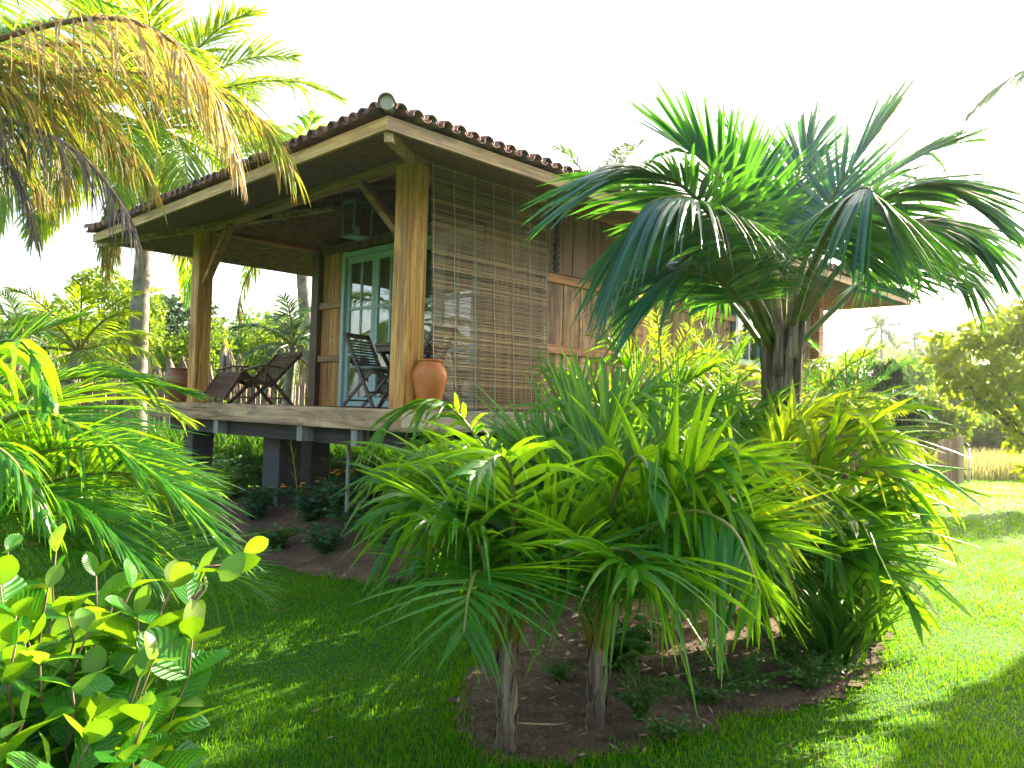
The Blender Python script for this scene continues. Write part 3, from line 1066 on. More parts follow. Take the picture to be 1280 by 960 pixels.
for i in range(4):
    a = DU0 + 0.0725 + i * LW
    b = a + LW - 0.006
    x0, x1 = PD - 0.055, PD - 0.015
    z0, z1 = 0.012, DZ - 0.075
    st, bars = 0.075, MB()
    bars.box((x0, a, z0), (x1, a + st, z1))
    bars.box((x0, b - st, z0), (x1, b, z1))
    zs = [z0 + 0.13, 0.76, 1.42, z1 - 0.09]
    bars.box((x0, a + st, z0), (x1, b - st, zs[0]))
    bars.box((x0, a + st, zs[3]), (x1, b - st, z1))
    for z in zs[1:3]:
        bars.box((x0 + 0.004, a + st, z - 0.022), (x1 - 0.004, b - st, z + 0.022))
    m = (a + b) / 2
    for (q0, q1) in ((zs[0], zs[1] - 0.022), (zs[1] + 0.022, zs[2] - 0.022), (zs[2] + 0.022, zs[3])):
        bars.box((x0 + 0.006, m - 0.018, q0), (x1 - 0.006, m + 0.018, q1))
    d = bars.build('door', M['teal'], house, bevel=0.003)
    MB().box((PD - 0.037, a + st - 0.01, zs[0] - 0.01), (PD - 0.033, b - st + 0.01, zs[3] + 0.01)).build('pane', M['glass'], d)
    cu = MB()
    n = 40
    yy = np.linspace(a + 0.02, b - 0.02, n)
    xx = PD + 0.045 + 0.018 * np.sin(np.linspace(0, 34, n) + i) + 0.01 * np.sin(np.linspace(0, 11, n))
    V = [(x, y, z) for z in (0.02, DZ - 0.05) for x, y in zip(xx, yy)]
    cu.add(V, [(j, j + 1, n + j + 1, n + j) for j in range(n - 1)])
    cu.build('curtain', M['curtain'], d, True)
    if i in (1, 2):
        MB().box((x0 - 0.03, (b - 0.05 if i == 1 else a + 0.02), 1.0), (x0 - 0.003, (b - 0.02 if i == 1 else a + 0.05), 1.12)).build('handle', M['metal'], d, bevel=0.004)


# ------------------------------------------------------------------ things on the porch
def porch(name, v, u, z, label, cat, group=None, rot=0.0):
    x, y = house_xy(u, v)
    o = empty(name, (x, y, DECK + z), HOUSE_RZ + rot)
    return tag(o, label, cat, group)


# bamboo roll-down blind (local x = along v, y = out (-) / in, z)
bl = porch('bamboo_blind', 0.14, -0.10, 0.0, 'tall brown split bamboo blind let down over the side of the porch', 'blind')
sl = MB()
r_ = np.random.default_rng(17)
LB, ZB, ZTP, TILT = 1.66, 0.03, 2.44, -0.13
nsl = 176
for i in range(nsl):
    t = i / (nsl - 1)
    z = ZTP + (ZB - ZTP) * t + r_.normal(0, 0.0012)
    y = TILT * t
    h = 0.0091 * r_.choice([0.7, 0.95, 1.1], p=[0.2, 0.6, 0.2])
    xa = r_.normal(0, 0.004)
    sg = r_.normal(0, 0.0018)
    V = []
    for x, dz in ((xa, 0), (LB * 0.5, sg), (LB + xa, 0)):
        for (dy, dzz) in ((-0.002, -h / 2), (0.002, -h / 2), (0.002, h / 2), (-0.002, h / 2)):
            V.append((x, y + dy, z + dz + dzz))
    F = [(0, 1, 2, 3), (11, 10, 9, 8)]
    for k in (0, 4):
        for j in range(4):
            F.append((k + j, k + 4 + j, k + 4 + (j + 1) % 4, k + (j + 1) % 4))
    sl.add(V, F)
sl.build('slats', M['bamboo'], bl)
MB().box((-0.01, -0.012, ZTP + 0.005), (LB + 0.01, 0.012, ZTP + 0.04)).build('head_batten', M['bamboo'], bl)
for i in range(7):
    x = 0.02 + i * (LB - 0.04) / 6
    cd = MB()
    pts = [(x + 0.006 * math.sin(k * 1.3 + i), TILT * (1 - k / 14) - 0.007, ZB - 0.01 + (ZTP - ZB + 0.02) * k / 14) for k in range(15)]
    cd.tube(pts, 0.0038, 5)
    cd.build('cord', M['cord'], bl)


def jar(name, v, u, h, rmax, mat, label, group=None):
    o = porch(name, v, u, 0.005, label, 'pot', group)
    prof = [(0.0, 0.0), (0.56, 0.0), (0.60, 0.02), (0.72, 0.2), (0.88, 0.42), (0.985, 0.6), (1.0, 0.7), (0.95, 0.79), (0.8, 0.87), (0.66, 0.925), (0.62, 0.95), (0.64, 0.962), (0.70, 0.972), (0.72, 0.985), (0.70, 1.0), (0.60, 1.0), (0.55, 0.96), (0.6, 0.9), (0.75, 0.8), (0.0, 0.6)]
    k = next(i for i, p in enumerate(prof) if p[1] == 0.95)
    MB().lathe([(r * rmax, z * h) for r, z in prof[:k + 1]], 40).build('body', mat, o, True)
    MB().lathe([(r * rmax, z * h) for r, z in prof[k:]], 40).build('rim', mat, o, True)
    return o


jar('clay_pot', 0.09, -0.245, 0.475, 0.162, M['terracotta'], 'orange terracotta jar on the deck edge in front of the near corner post', 'clay jars on the deck')
jar('clay_pot', -0.07, 5.07, 0.47, 0.20, M['terracotta_dark'], 'dark brown glazed jar on the deck behind the left porch post', 'clay jars on the deck')


def lantern():
    o = porch('lantern', 0.47, 1.62, 1.95, 'square hanging lantern with green metal frame and glass sides under porch roof', 'lantern')
    s, h = 0.115, 0.40
    fr = MB()
    for sx in (-1, 1):
        for sy in (-1, 1):
            fr.box((sx * s - 0.01, sy * s - 0.01, 0), (sx * s + 0.01, sy * s + 0.01, h))
    for z in (0.0, h - 0.02):
        fr.box((-s + 0.011, -s - 0.008, z + 0.001), (s - 0.011, -s + 0.008, z + 0.019))
        fr.box((-s + 0.011, s - 0.008, z + 0.001), (s - 0.011, s + 0.008, z + 0.019))
        fr.box((-s - 0.008, -s + 0.011, z + 0.001), (-s + 0.008, s - 0.011, z + 0.019))
        fr.box((s - 0.008, -s + 0.011, z + 0.001), (s + 0.008, s - 0.011, z + 0.019))
    fr.build('frame', M['metal'], o)
    MB().box((-s + 0.008, -s + 0.008, 0.004), (s - 0.008, s - 0.008, 0.012)).build('base', M['teal_light'], o)
    g = MB()
    for sx in (-1, 1):
        g.box((sx * s - 0.0015, -s + 0.01, 0.02), (sx * s + 0.0015, s - 0.01, h - 0.02))
        g.box((-s + 0.01, sx * s - 0.0015, 0.02), (s - 0.01, sx * s + 0.0015, h - 0.02))
    g.build('glass', M['glass'], o)
    cp = MB()
    t = s + 0.02
    cp.add([(-t, -t, h), (t, -t, h), (t, t, h), (-t, t, h), (-0.03, -0.03, h + 0.10), (0.03, -0.03, h + 0.10), (0.03, 0.03, h + 0.10), (-0.03, 0.03, h + 0.10)],
           [(3, 2, 1, 0), (4, 5, 6, 7), (0, 1, 5, 4), (1, 2, 6, 5), (2, 3, 7, 6), (3, 0, 4, 7)])
    cp.build('cap', M['metal'], o)
    MB().tube([(0, 0, h + 0.10), (0, 0, h + 0.45)], 0.006, 6).build('chain', M['metal'], o)
    MB().lathe([(0, 0.013), (0.035, 0.013), (0.035, 0.12), (0.0, 0.13)], 16).build('candle', M['white'], o, True)


lantern()


def folding_chair(v, u, rot, label, cushion=True):
    """folding slat chair facing local +x"""
    o = porch('folding_chair', v, u, 0.003, label, 'chair', 'folding chairs at the round table', rot)
    w = 0.21
    for sy in (-1, 1):
        y = sy * w
        MB().bar((0.27, y, 0), (-0.22, y, 0.90), 0.022, 0.045).build('leg', M['furniture'], o, bevel=0.003)
        y2 = sy * (w - 0.028)
        MB().bar((-0.25, y2, 0), (0.20, y2, 0.44), 0.022, 0.04).build('leg', M['furniture'], o, bevel=0.003)
    st = MB()
    st.bar((0.17, -w, 0.185), (0.17, w, 0.185), 0.03, 0.02)
    st.bar((-0.17, -w + 0.02, 0.085), (-0.17, w - 0.02, 0.085), 0.03, 0.02)
    st.build('stretcher', M['furniture'], o)
    se = MB()
    for i in range(7):
        x = -0.13 + i * 0.056
        se.box((x, -w + 0.015, 0.425), (x + 0.045, w - 0.015, 0.44))
    se.build('seat', M['furniture'], o)
    bk = MB()
    def on(z):
        return 0.27 - 0.49 * (z / 0.90)
    for z in (0.585, 0.60):
        pass
    for i in range(8):
        z = 0.56 + i * 0.036
        bk.bar((on(z), -w + 0.012, z), (on(z), w - 0.012, z), 0.012, 0.020)
    bk.bar((on(0.88), -w - 0.012, 0.88), (on(0.88), w + 0.012, 0.88), 0.02, 0.055)
    bk.bar((on(0.525), -w + 0.012, 0.525), (on(0.525), w - 0.012, 0.525), 0.016, 0.03)
    bk.build('backrest', M['furniture'], o)
    if cushion:
        n = 10
        V, F = [], []
        a = np.linspace(-1, 1, n)
        for s in (1, -1):
            for i in a:
                for j in a:
                    t = max(0.0, (1 - abs(i) ** 6) * (1 - abs(j) ** 6)) ** 0.4
                    V.append((0.035 + i * 0.205, j * 0.2, 0.475 + s * 0.032 * t))
        for s in (0, 1):
            b = s * n * n
            for i in range(n - 1):
                for j in range(n - 1):
                    q = (b + i * n + j, b + (i + 1) * n + j, b + (i + 1) * n + j + 1, b + i * n + j + 1)
                    F.append(q if s == 0 else q[::-1])
        MB().add(V, F).build('cushion', M['cushion'], o, True)
    return o


folding_chair(0.98, 2.02, -math.pi / 2 + 0.25, 'dark folding slat chair with pale green cushion beside the glazed door')
folding_chair(0.80, 0.66, math.pi / 2 + 0.3, 'dark folding slat chair standing behind the bamboo blind', True)


def round_table():
    o = porch('round_table', 1.0, 1.3, 0.003, 'dark round wooden folding table between the two chairs', 'table')
    n, R = 36, 0.37
    tp = MB()
    tp.lathe([(0.0, 0.70), (R - 0.02, 0.70), (R, 0.71), (R, 0.74), (R - 0.01, 0.745), (0.0, 0.745)], n)
    tp.build('tabletop', M['furniture'], o)
    MB().lathe([(R - 0.035, 0.645), (R - 0.02, 0.645), (R - 0.02, 0.699), (R - 0.035, 0.699)], n).build('apron', M['furniture'], o)
    for sy in (-1, 1):
        y = sy * 0.22
        MB().bar((0.24, y, 0), (-0.22, y, 0.70), 0.025, 0.045).build('leg', M['furniture'], o)
        MB().bar((-0.24, y * 0.86, 0), (0.22, y * 0.86, 0.70), 0.025, 0.045).build('leg', M['furniture'], o)
    MB().bar((0.17, -0.23, 0.1), (0.17, 0.23, 0.1), 0.03, 0.025).bar((-0.17, -0.2, 0.1), (-0.17, 0.2, 0.1), 0.03, 0.025).build('stretcher', M['furniture'], o)


round_table()


def lounger():
    """folding steamer chair, local +x towards its foot end"""
    o = porch('lounge_chair', 0.62, 4.28, 0.003, 'brown slatted folding lounge chair reclined beside the left porch post', 'lounge chair', None, math.pi + 0.12)
    w = 0.27
    Y0 = 0.33
    # profile points
    head, hip, knee, foot = Vector((-0.60, 0, 0.74)), Vector((-0.10, 0, 0.25)), Vector((0.34, 0, 0.40)), Vector((0.60, 0, 0.05))
    bk = MB()
    for sy in (-1, 1):
        bk.bar(hip + Vector((0, sy * w, 0)), head + Vector((0, sy * w, 0)), 0.025, 0.05)
    for i in range(13):
        p = hip.lerp(head, 0.08 + i * 0.067)
        bk.bar(p + Vector((0, -w + 0.012, 0)), p + Vector((0, w - 0.012, 0)), 0.012, 0.032, up=(head - hip))
    p = hip.lerp(head, 0.97)
    bk.bar(p + Vector((0, -w, 0.01)), p + Vector((0, w, 0.01)), 0.02, 0.07, up=(head - hip))
    bk.build('backrest', M['lounge'], o)
    se = MB()
    for sy in (-1, 1):
        se.bar(hip + Vector((-0.05, sy * (w - 0.03), 0)), knee + Vector((0, sy * (w - 0.03), 0)), 0.025, 0.045)
    for i in range(9):
        p = hip.lerp(knee, 0.06 + i * 0.115)
        se.bar(p + Vector((0, -w + 0.02, 0.02)), p + Vector((0, w - 0.02, 0.02)), 0.042, 0.014, up=(0, 0, 1))
    se.build('seat', M['lounge'], o)
    fr = MB()
    for sy in (-1, 1):
        fr.bar(knee + Vector((0, sy * w, 0.02)), foot + Vector((0, sy * w, 0)), 0.025, 0.04)
    for i in range(12):
        p = knee.lerp(foot, 0.05 + i * 0.08)
        fr.bar(p + Vector((0, -w + 0.01, 0.02)), p + Vector((0, w - 0.01, 0.02)), 0.012, 0.026, up=(foot - knee))
    fr.build('footrest', M['lounge'], o)
    for sy in (-1, 1):
        MB().bar((-0.50, sy * 0.24, 0), (0.02, sy * 0.24, 0.50), 0.025, 0.045).build('leg', M['lounge'], o)
        MB().bar((0.22, sy * 0.215, 0), (-0.18, sy * 0.215, 0.36), 0.025, 0.045).build('leg', M['lounge'], o)
        arm = MB()
        pts = [(-0.30, sy * Y0, 0.50), (-0.1, sy * Y0, 0.53), (0.12, sy * Y0, 0.52), (0.36, sy * Y0, 0.45)]
        for a, b in zip(pts[:-1], pts[1:]):
            arm.bar(a, b, 0.055, 0.025)
        arm.bar((-0.02, sy * (Y0 - 0.03), 0.50), (-0.02, sy * (w - 0.0), 0.30), 0.03, 0.03)
        arm.build('armrest', M['lounge'], o)
    MB().bar((-0.42, -0.24, 0.09), (-0.42, 0.24, 0.09), 0.03, 0.025).bar((0.13, -0.2, 0.09), (0.13, 0.2, 0.09), 0.03, 0.025).build('stretcher', M['lounge'], o)


lounger()


# ------------------------------------------------------------------ palm fronds
def nrm(a):
    return a / (np.linalg.norm(a, axis=-1, keepdims=True) + 1e-9)


def catmull(ctrl, n):
    P = np.array([tuple(p) for p in ctrl], float)
    P = np.vstack([2 * P[0] - P[1], P, 2 * P[-1] - P[-2]])
    k = len(P) - 3
    t = np.linspace(0, k - 1e-6, n)
    i = t.astype(int)
    f = (t - i)[:, None]
    p0, p1, p2, p3 = P[i], P[i + 1], P[i + 2], P[i + 3]
    return 0.5 * ((2 * p1) + (-p0 + p2) * f + (2 * p0 - 5 * p1 + 4 * p2 - p3) * f ** 2 + (-p0 + 3 * p1 - 3 * p2 + p3) * f ** 3)


def frond(ctrl, pairs=45, length=0.5, width=0.03, start=0.22, droop=0.35, a0=60, a1=22, lift=0.25, roll=0.0,
          rad=(0.02, 0.004), segs=4, fold=0.18, messy=0.15, twist=0.4, prof=(0.55, 0.35), seed=0, wide_tip=0.0, pleat=1, kink=0.0, cut=1.0, limp=0.04):
    """a feather leaf along the control points: folded leaflets (material 0) on a tapering stalk (material 1)"""
    r = np.random.default_rng(seed + 1000)
    mb = MB()
    C = catmull(ctrl, int(48 / cut))[:48]
    seg = np.linalg.norm(np.diff(C, axis=0), axis=1)
    s = np.concatenate([[0], np.cumsum(seg)])
    s /= s[-1]
    T = nrm(np.gradient(C, axis=0))
    up = np.array([0, 0, 1.0])
    horiz = nrm(C[-1] - C[0])
    ref = np.where(np.abs(T[:, 2:3]) > 0.93, -horiz * np.array([1, 1, 0]) * np.sign(T[:, 2:3]) + 1e-3, up)
    Nn = nrm(ref - (ref * T).sum(1, keepdims=True) * T)
    # keep the frame continuous
    for i in range(1, len(Nn)):
        b = Nn[i] * 0.35 + Nn[i - 1] * 0.65
        Nn[i] = nrm(b - (b @ T[i]) * T[i])
    S = np.cross(T, Nn)
    if roll:
        c_, s_ = math.cos(roll), math.sin(roll)
        Nn, S = Nn * c_ + S * s_, S * c_ - Nn * s_
    tt = np.linspace(start, 0.995, pairs)

    def samp(A, q):
        return np.stack([np.interp(q, s, A[:, k]) for k in range(3)], 1)
    Q, side = [], []
    for sd in (-1, 1):
        Q.append(tt + r.normal(0, 0.3 / pairs, pairs))
        side.append(np.full(pairs, sd))
    Q = np.clip(np.concatenate(Q), 0, 1)
    side = np.concatenate(side)
    keep = r.random(len(Q)) > messy * 0.3
    Q, side = Q[keep], side[keep]
    n = len(Q)
    c, t, nn, ss = samp(C, Q), nrm(samp(T, Q)), nrm(samp(Nn, Q)), nrm(samp(S, Q))
    x = (Q - start) / (1 - start)
    ang = np.radians(a0 + (a1 - a0) * x) + r.normal(0, messy * 0.45, n)
    d = nrm(t * np.cos(ang)[:, None] + ss * (side * np.sin(ang))[:, None] + nn * (lift + r.normal(0, messy * 0.6, n))[:, None])
    Lp = np.interp(x, [0, 0.12, 0.35, 0.7, 1.0], [prof[0], 0.85, 1.0, 0.85, prof[1]])
    L = length * Lp * r.uniform(0.88, 1.1, n)
    dr = droop * r.uniform(0.6, 1.4, n)
    K = segs
    q = np.linspace(0, 1, K + 1)
    g = np.array([0, 0, -1.0])
    dr = dr + (r.random(n) < limp) * r.uniform(0.8, 2.0, n)
    bend = 2.0 * dr[:, None] * q[None, :]
    if kink:
        kq = r.uniform(0.25, 0.7, n)[:, None]
        bend = bend + (r.random(n) < 0.38)[:, None] * kink * smooth(kq - 0.06, kq + 0.10, q[None, :])
    dirs = nrm(d[:, None, :] + g[None, None, :] * bend[..., None])
    step = (L / K)[:, None, None]
    mid = nrm(dirs[:, :-1] + dirs[:, 1:])
    p = np.concatenate([np.zeros((n, 1, 3)), np.cumsum(mid * step, 1)], 1) + c[:, None, :]
    w0 = t[:, None, :] - (t[:, None, :] * dirs).sum(-1, keepdims=True) * dirs
    w0 = nrm(w0)
    b0 = np.cross(dirs, w0)
    tw = r.normal(0, twist, n)[:, None] + (r.normal(0, twist * 0.8, n)[:, None] * q[None, :])
    w = w0 * np.cos(tw)[..., None] + b0 * np.sin(tw)[..., None]
    b = np.cross(dirs, w) * side[:, None, None]
    pr = np.minimum(1, (0.35 + 4.5 * q)) * (1 - q ** (2.0 + 4 * wide_tip)) + 0.02
    W = (width * (0.75 + 0.25 * Lp) * r.uniform(0.8, 1.2, n))[:, None, None] * pr[None, :, None] / 2
    if pleat == 1:
        offs = [(-1, 0.0), (0, fold), (1, 0.0)]
    else:
        m = 2 * pleat
        offs = [(-1 + 2 * j / m, fold / pleat * (j % 2)) for j in range(m + 1)]
    A = len(offs)
    V = np.stack([p + w * W * o + b * W * h * 2 for o, h in offs], 2)      # n,K+1,A,3
    uv = np.zeros((n, K + 1, A, 2))
    uv[..., 0] = np.linspace(0, 1, A)
    uv[..., 1] = q[None, :, None]
    base = (np.arange(n) * (K + 1) * A)[:, None, None]
    ii, jj = np.meshgrid(np.arange(K), np.arange(A - 1), indexing='ij')
    f0 = (ii * A + jj)[None]
    F = np.stack([base + f0, base + f0 + 1, base + f0 + A + 1, base + f0 + A], -1).reshape(-1, 4)
    mb.add(V.reshape(-1, 3), F, uv.reshape(-1, 2), 0)
    k = np.linspace(0, len(C) - 1, 18).astype(int)
    mb.tube(C[k], np.linspace(rad[0], rad[1], 18), 6, 1)
    return mb


def arc(base, az, elev, length, bend, n=6, side=0.0):
    """control points of a frond that leaves the crown at an angle and bends over"""
    p = np.array(tuple(base), float)
    pts = [p.copy()]
    e, a = elev, az
    for i in range(n):
        d = np.array([math.sin(a) * math.cos(e), math.cos(a) * math.cos(e), math.sin(e)])
        p = p + d * length / n
        pts.append(p.copy())
        e -= bend / n * (0.5 + i / n)
        a += side / n
    return pts


def trunk_mesh(pts, radii, rings=40, bump=0.06, seed=0, sides=12):
    r = np.random.default_rng(seed)
    C = catmull(pts, rings)
    R = np.interp(np.linspace(0, 1, rings), np.linspace(0, 1, len(radii)), radii)
    R = R * (1 + bump * np.where(np.arange(rings) % 2, 1, -0.6) + r.normal(0, bump * 0.4, rings))
    return MB().tube(C, R, sides)


def coconut(name, label, base, crown, n, flen, leaf=0.5, width=0.035, mat='palm', dead=0, seed=0, rad=(0.16, 0.11), group=None, pairs=40, droop=0.5, elevs=(1.35, -0.35), bends=(1.0, 1.7), az0=None, stalk='rachis'):
    """tall palm: trunk with ring scars, a head of feather fronds, dead ones hanging below"""
    r = np.random.default_rng(seed)
    o = empty(name, tuple(base))
    tag(o, label, 'palm tree', group)
    b = np.array(tuple(base))
    c = np.array(tuple(crown)) - b
    midp = c * 0.5 + np.array([r.normal(0, 0.15), r.normal(0, 0.15), 0])
    trunk_mesh([(0, 0, -0.2), tuple(midp), tuple(c)], [rad[0] * 1.25, rad[0], (rad[0] + rad[1]) / 2, rad[1], rad[1] * 0.9], 60, 0.035, seed).build('trunk', M['trunk'], o, True)
    g = 2.39996
    a_ = r.uniform(0, 6.28) if az0 is None else az0
    for i in range(n):
        k = i / max(1, n - 1)
        el = elevs[0] + (elevs[1] - elevs[0]) * k + r.normal(0, 0.08)
        az = a_ + i * g + r.normal(0, 0.1)
        L = flen * r.uniform(0.85, 1.1) * (0.75 + 0.25 * min(1, k * 3))
        f = frond(arc(c, az, el, L, bends[0] + (bends[1] - bends[0]) * k, 7, r.normal(0, 0.25)), pairs, leaf, width, 0.18, droop * (0.6 + k), 62, 25, 0.3 - 0.3 * k, r.normal(0, 0.3), (0.035, 0.006), 4, 0.15, 0.12, 0.35, seed=seed * 100 + i)
        f.build('frond', [M[mat], M[stalk]], o)
    for i in range(dead):
        az = a_ + 1.0 + i * g * 1.3
        f = frond(arc(c - np.array([0, 0, 0.15]), az, -0.5 - r.uniform(0, 0.5), flen * r.uniform(0.6, 0.85), 1.3, 6), pairs, leaf * 0.8, width * 0.7, 0.15, 1.6, 50, 20, -0.2, 0, (0.03, 0.006), 4, 0.1, 0.4, 0.9, seed=seed * 100 + 60 + i)
        f.build('dry_frond', [M['palm_mixed' if i % 2 == 0 else 'palm_dry'], M['rachis_brown']], o)
    return o


def px_frond(o, pts, mats, name='frond', **kw):
    """frond through survey points (picture place, distance); local to its palm"""
    loc = np.array(o.location)
    ctrl = [np.array(at(*p)) - loc for p in pts]
    return frond(ctrl, **kw).build(name, mats, o)


# ------------------------------------------------------------------ the fan-headed palm beside the house
def hero_palm():
    D = 6.2
    base = at(972, 560, D)
    base.z = float(ground_z(base.x, base.y))
    o = empty('coconut_palm', base)
    tag(o, 'stout dark green palm with arching fronds and fibrous trunk beside the house wall', 'palm tree')
    top = at(977, 425, D) - base
    tr = trunk_mesh([(0, 0, -0.15), tuple(Vector((0.02, 0, top.z * 0.5))), tuple(top)], [0.17, 0.12, 0.11, 0.12, 0.09], 34, 0.07, 3, 14)
    tr.build('trunk', M['trunk_dark'], o, True)
    # old leaf bases wrapped round the upper trunk
    r = np.random.default_rng(4)
    for i in range(11):
        a = i * 2.4
        z = top.z - 0.50 + 0.045 * i
        ca, sa = math.cos(a), math.sin(a)
        bx = [(top.x * 0.9 + ca * 0.10, top.y * 0.9 + sa * 0.10, z - 0.1), (top.x + ca * 0.12, top.y + sa * 0.12, z + 0.16), (top.x + ca * 0.17, top.y + sa * 0.17, z + 0.42)]
        MB().tube(catmull(bx, 8), [0.05, 0.055, 0.05, 0.045, 0.038, 0.032, 0.026, 0.014], 7).build('leaf_base', M['trunk_dark'], o, True)
    L = [M['palm_dark'], M['rachis_green']]
    kw = dict(pairs=54, length=0.78, width=0.046, start=0.42, droop=0.12, a0=80, a1=8, lift=0.18, rad=(0.03, 0.006), messy=0.06, twist=0.1, prof=(0.5, 0.95), cut=0.82, limp=0.02)
    SC_ = {0.62: 1.08, 0.55: 0.98, 0.6: 1.05, 0.5: 0.85, 0.45: 0.75}
    j = 0

    def F(pts, **k):
        nonlocal j
        j += 1
        d = dict(kw)
        d.update(k)
        if 'length' in k:
            d['length'] = SC_[k['length']]
        px_frond(o, pts, L, seed=j + 50, **d)
    c = (975, 432)
    F([(968, 432, D), (925, 330, D - 0.5), (878, 258, D - 1.0), (820, 250, D - 1.25), (765, 300, D - 1.35)], droop=0.55, lift=-0.35, length=0.62, roll=0.15)
    F([(964, 436, D), (918, 320, D - 0.2), (862, 240, D - 0.5), (800, 215, D - 0.7), (745, 240, D - 0.8)], droop=0.3, lift=0.0, length=0.55)
    F([(968, 425, D), (940, 300, D), (908, 235, D - 0.1), (872, 195, D - 0.2), (840, 185, D - 0.3)], droop=0.07, lift=0.3)
    F([(974, 420, D + 0.1), (958, 300, D + 0.4), (935, 220, D + 0.6), (900, 170, D + 0.8)], droop=0.08)
    F([(980, 420, D), (1012, 310, D + 0.1), (1045, 240, D + 0.2), (1075, 195, D + 0.2), (1090, 180, D + 0.2)], droop=0.03, lift=0.1, length=0.6)
    F([(984, 424, D), (1030, 310, D + 0.4), (1090, 230, D + 0.7), (1160, 190, D + 0.8), (1205, 185, D + 0.8)], droop=0.17)
    F([(984, 424, D), (1035, 320, D - 0.3), (1100, 252, D - 0.6), (1170, 230, D - 0.8), (1235, 262, D - 0.9)], droop=0.3, lift=-0.1)
    F([(986, 430, D), (1045, 340, D - 0.2), (1115, 285, D - 0.4), (1190, 275, D - 0.5), (1258, 320, D - 0.5)], droop=0.4, lift=-0.3)
    F([(984, 428, D), (1020, 320, D - 0.6), (1060, 250, D - 1.2), (1086, 235, D - 1.7), (1098, 262, D - 2.0)], droop=0.5, lift=-0.4, length=0.6)
    F([(988, 440, D), (1060, 370, D + 0.3), (1120, 320, D + 0.5), (1180, 315, D + 0.6), (1235, 365, D + 0.7)], droop=0.4, lift=-0.3, length=0.5)
    F([(962, 445, D), (915, 380, D + 0.3), (865, 330, D + 0.5), (815, 325, D + 0.6), (775, 365, D + 0.6)], droop=0.5, lift=-0.4, length=0.45)
    F([(978, 420, D + 0.1), (985, 300, D + 0.5), (1000, 210, D + 0.9), (1030, 160, D + 1.2)], droop=0.08, length=0.5)
    F([(966, 440, D), (930, 380, D - 0.4), (890, 345, D - 0.7), (850, 345, D - 0.9), (815, 385, D - 1.0)], droop=0.3, length=0.5)
    # closed spear and the pale flower spathe
    sp = MB()
    sp.tube(catmull([tuple(at(978, 420, D) - base), tuple(at(968, 320, D) - base), tuple(at(962, 235, D) - base)], 14), np.array([0.022, 0.02, 0.018, 0.017, 0.018, 0.024, 0.034, 0.04, 0.038, 0.03, 0.024, 0.018, 0.01, 0.004]), 7)
    sp.build('flower_spathe', plain_mat('pale_spathe', (0.35, 0.24, 0.07), (0.5, 0.38, 0.13), 0.7, 20), o, True)
    return o


hero_palm()


# ------------------------------------------------------------------ young palms of the middle bed
def young_palm(label, px, foot_y, D, top_px, fronds, rad=0.055, seed=0, mat='palm', stalks=5, group='young palms planted in front of the porch', trunk='trunk_dark', fill=6, flen=1.1, fel=(0.55, 1.3), fw=0.038, fl=0.6):
    base = on_ground(px, foot_y)
    base.z = float(ground_z(base.x, base.y))
    o = empty('young_palm', base)
    tag(o, label, 'palm', group)
    top = at(top_px[0], top_px[1], base.y) - base
    trunk_mesh([(0, 0, -0.08), (top.x * 0.4, top.y * 0.4, top.z * 0.5), tuple(top)], [rad * 1.15, rad, rad * 0.95, rad * 0.8], 18, 0.08, seed, 10).build('trunk', M[trunk], o, True)
    r = np.random.default_rng(seed)
    for i in range(12):
        # split old leaf sheaths clasping the stem
        a = i * 2.4
        z0 = top.z * (0.04 + 0.07 * i)
        h = top.z * r.uniform(0.3, 0.5)
        cx, cy = top.x * z0 / top.z, top.y * z0 / top.z
        ca, sa = math.cos(a), math.sin(a)
        w = rad * r.uniform(0.5, 0.9)
        V = []
        for (q, k, ww) in ((0, 1.02, 1.0), (0.5, 1.06, 0.8), (1.0, 1.22, 0.25)):
            for sgn in (-1, 0, 1):
                rr = rad * k * (0.9 if sgn else 1.03)
                V.append((cx + ca * rr - sa * w * ww * sgn, cy + sa * rr + ca * w * ww * sgn, z0 + h * q))
        MB().add(V, [(j * 3 + k, j * 3 + k + 1, j * 3 + k + 4, j * 3 + k + 3) for j in range(2) for k in range(2)]).build('leaf_sheath', M['trunk_dark'], o, True)
    for i in range(stalks):
        a = i * 2.4 + seed
        p = Vector(top) + Vector((math.cos(a) * rad * 0.6, math.sin(a) * rad * 0.6, -0.05))
        q = p + Vector((math.cos(a) * 0.10, math.sin(a) * 0.10, 0.32 + r.uniform(0, 0.15)))
        MB().tube([tuple(p), tuple(p.lerp(q, 0.5)), tuple(q)], [rad * 0.42, rad * 0.3, rad * 0.14], 6).build('stalk', M['stalk_orange'], o, True)
    for i in range(fill):
        az = i * 2.4 + seed * 1.7
        el = r.uniform(*fel)
        f = frond(arc(top, az, el, flen * r.uniform(0.8, 1.1), r.uniform(0.9, 1.6), 6), 28, fl, fw, 0.3, r.uniform(0.05, 0.35), 58, 12, 0.2, r.normal(0, 0.4), (0.013, 0.004), 6, 0.2, 0.16, 0.35, seed=seed * 77 + i, kink=r.choice([0.0, 0.6, 1.4]), limp=0.1)
        f.build('frond', [M[mat if i % 6 != 5 else 'palm_lit'], M['rachis']], o)
    for i, f in enumerate(fronds):
        f = dict(f)
        pts = [(x, y, d + base.y) for x, y, d in f.pop('p')]
        m = f.pop('m', mat)
        kw = dict(pairs=32, length=0.72, width=0.042, start=0.30, droop=0.15, kink=1.0, a0=55, a1=16, lift=0.2, rad=(0.014, 0.004), messy=0.12, twist=0.3, segs=5, fold=0.2, seed=seed * 31 + i)
        kw.update(f)
        px_frond(o, pts, [M[m], M['rachis']], **kw)
    return o


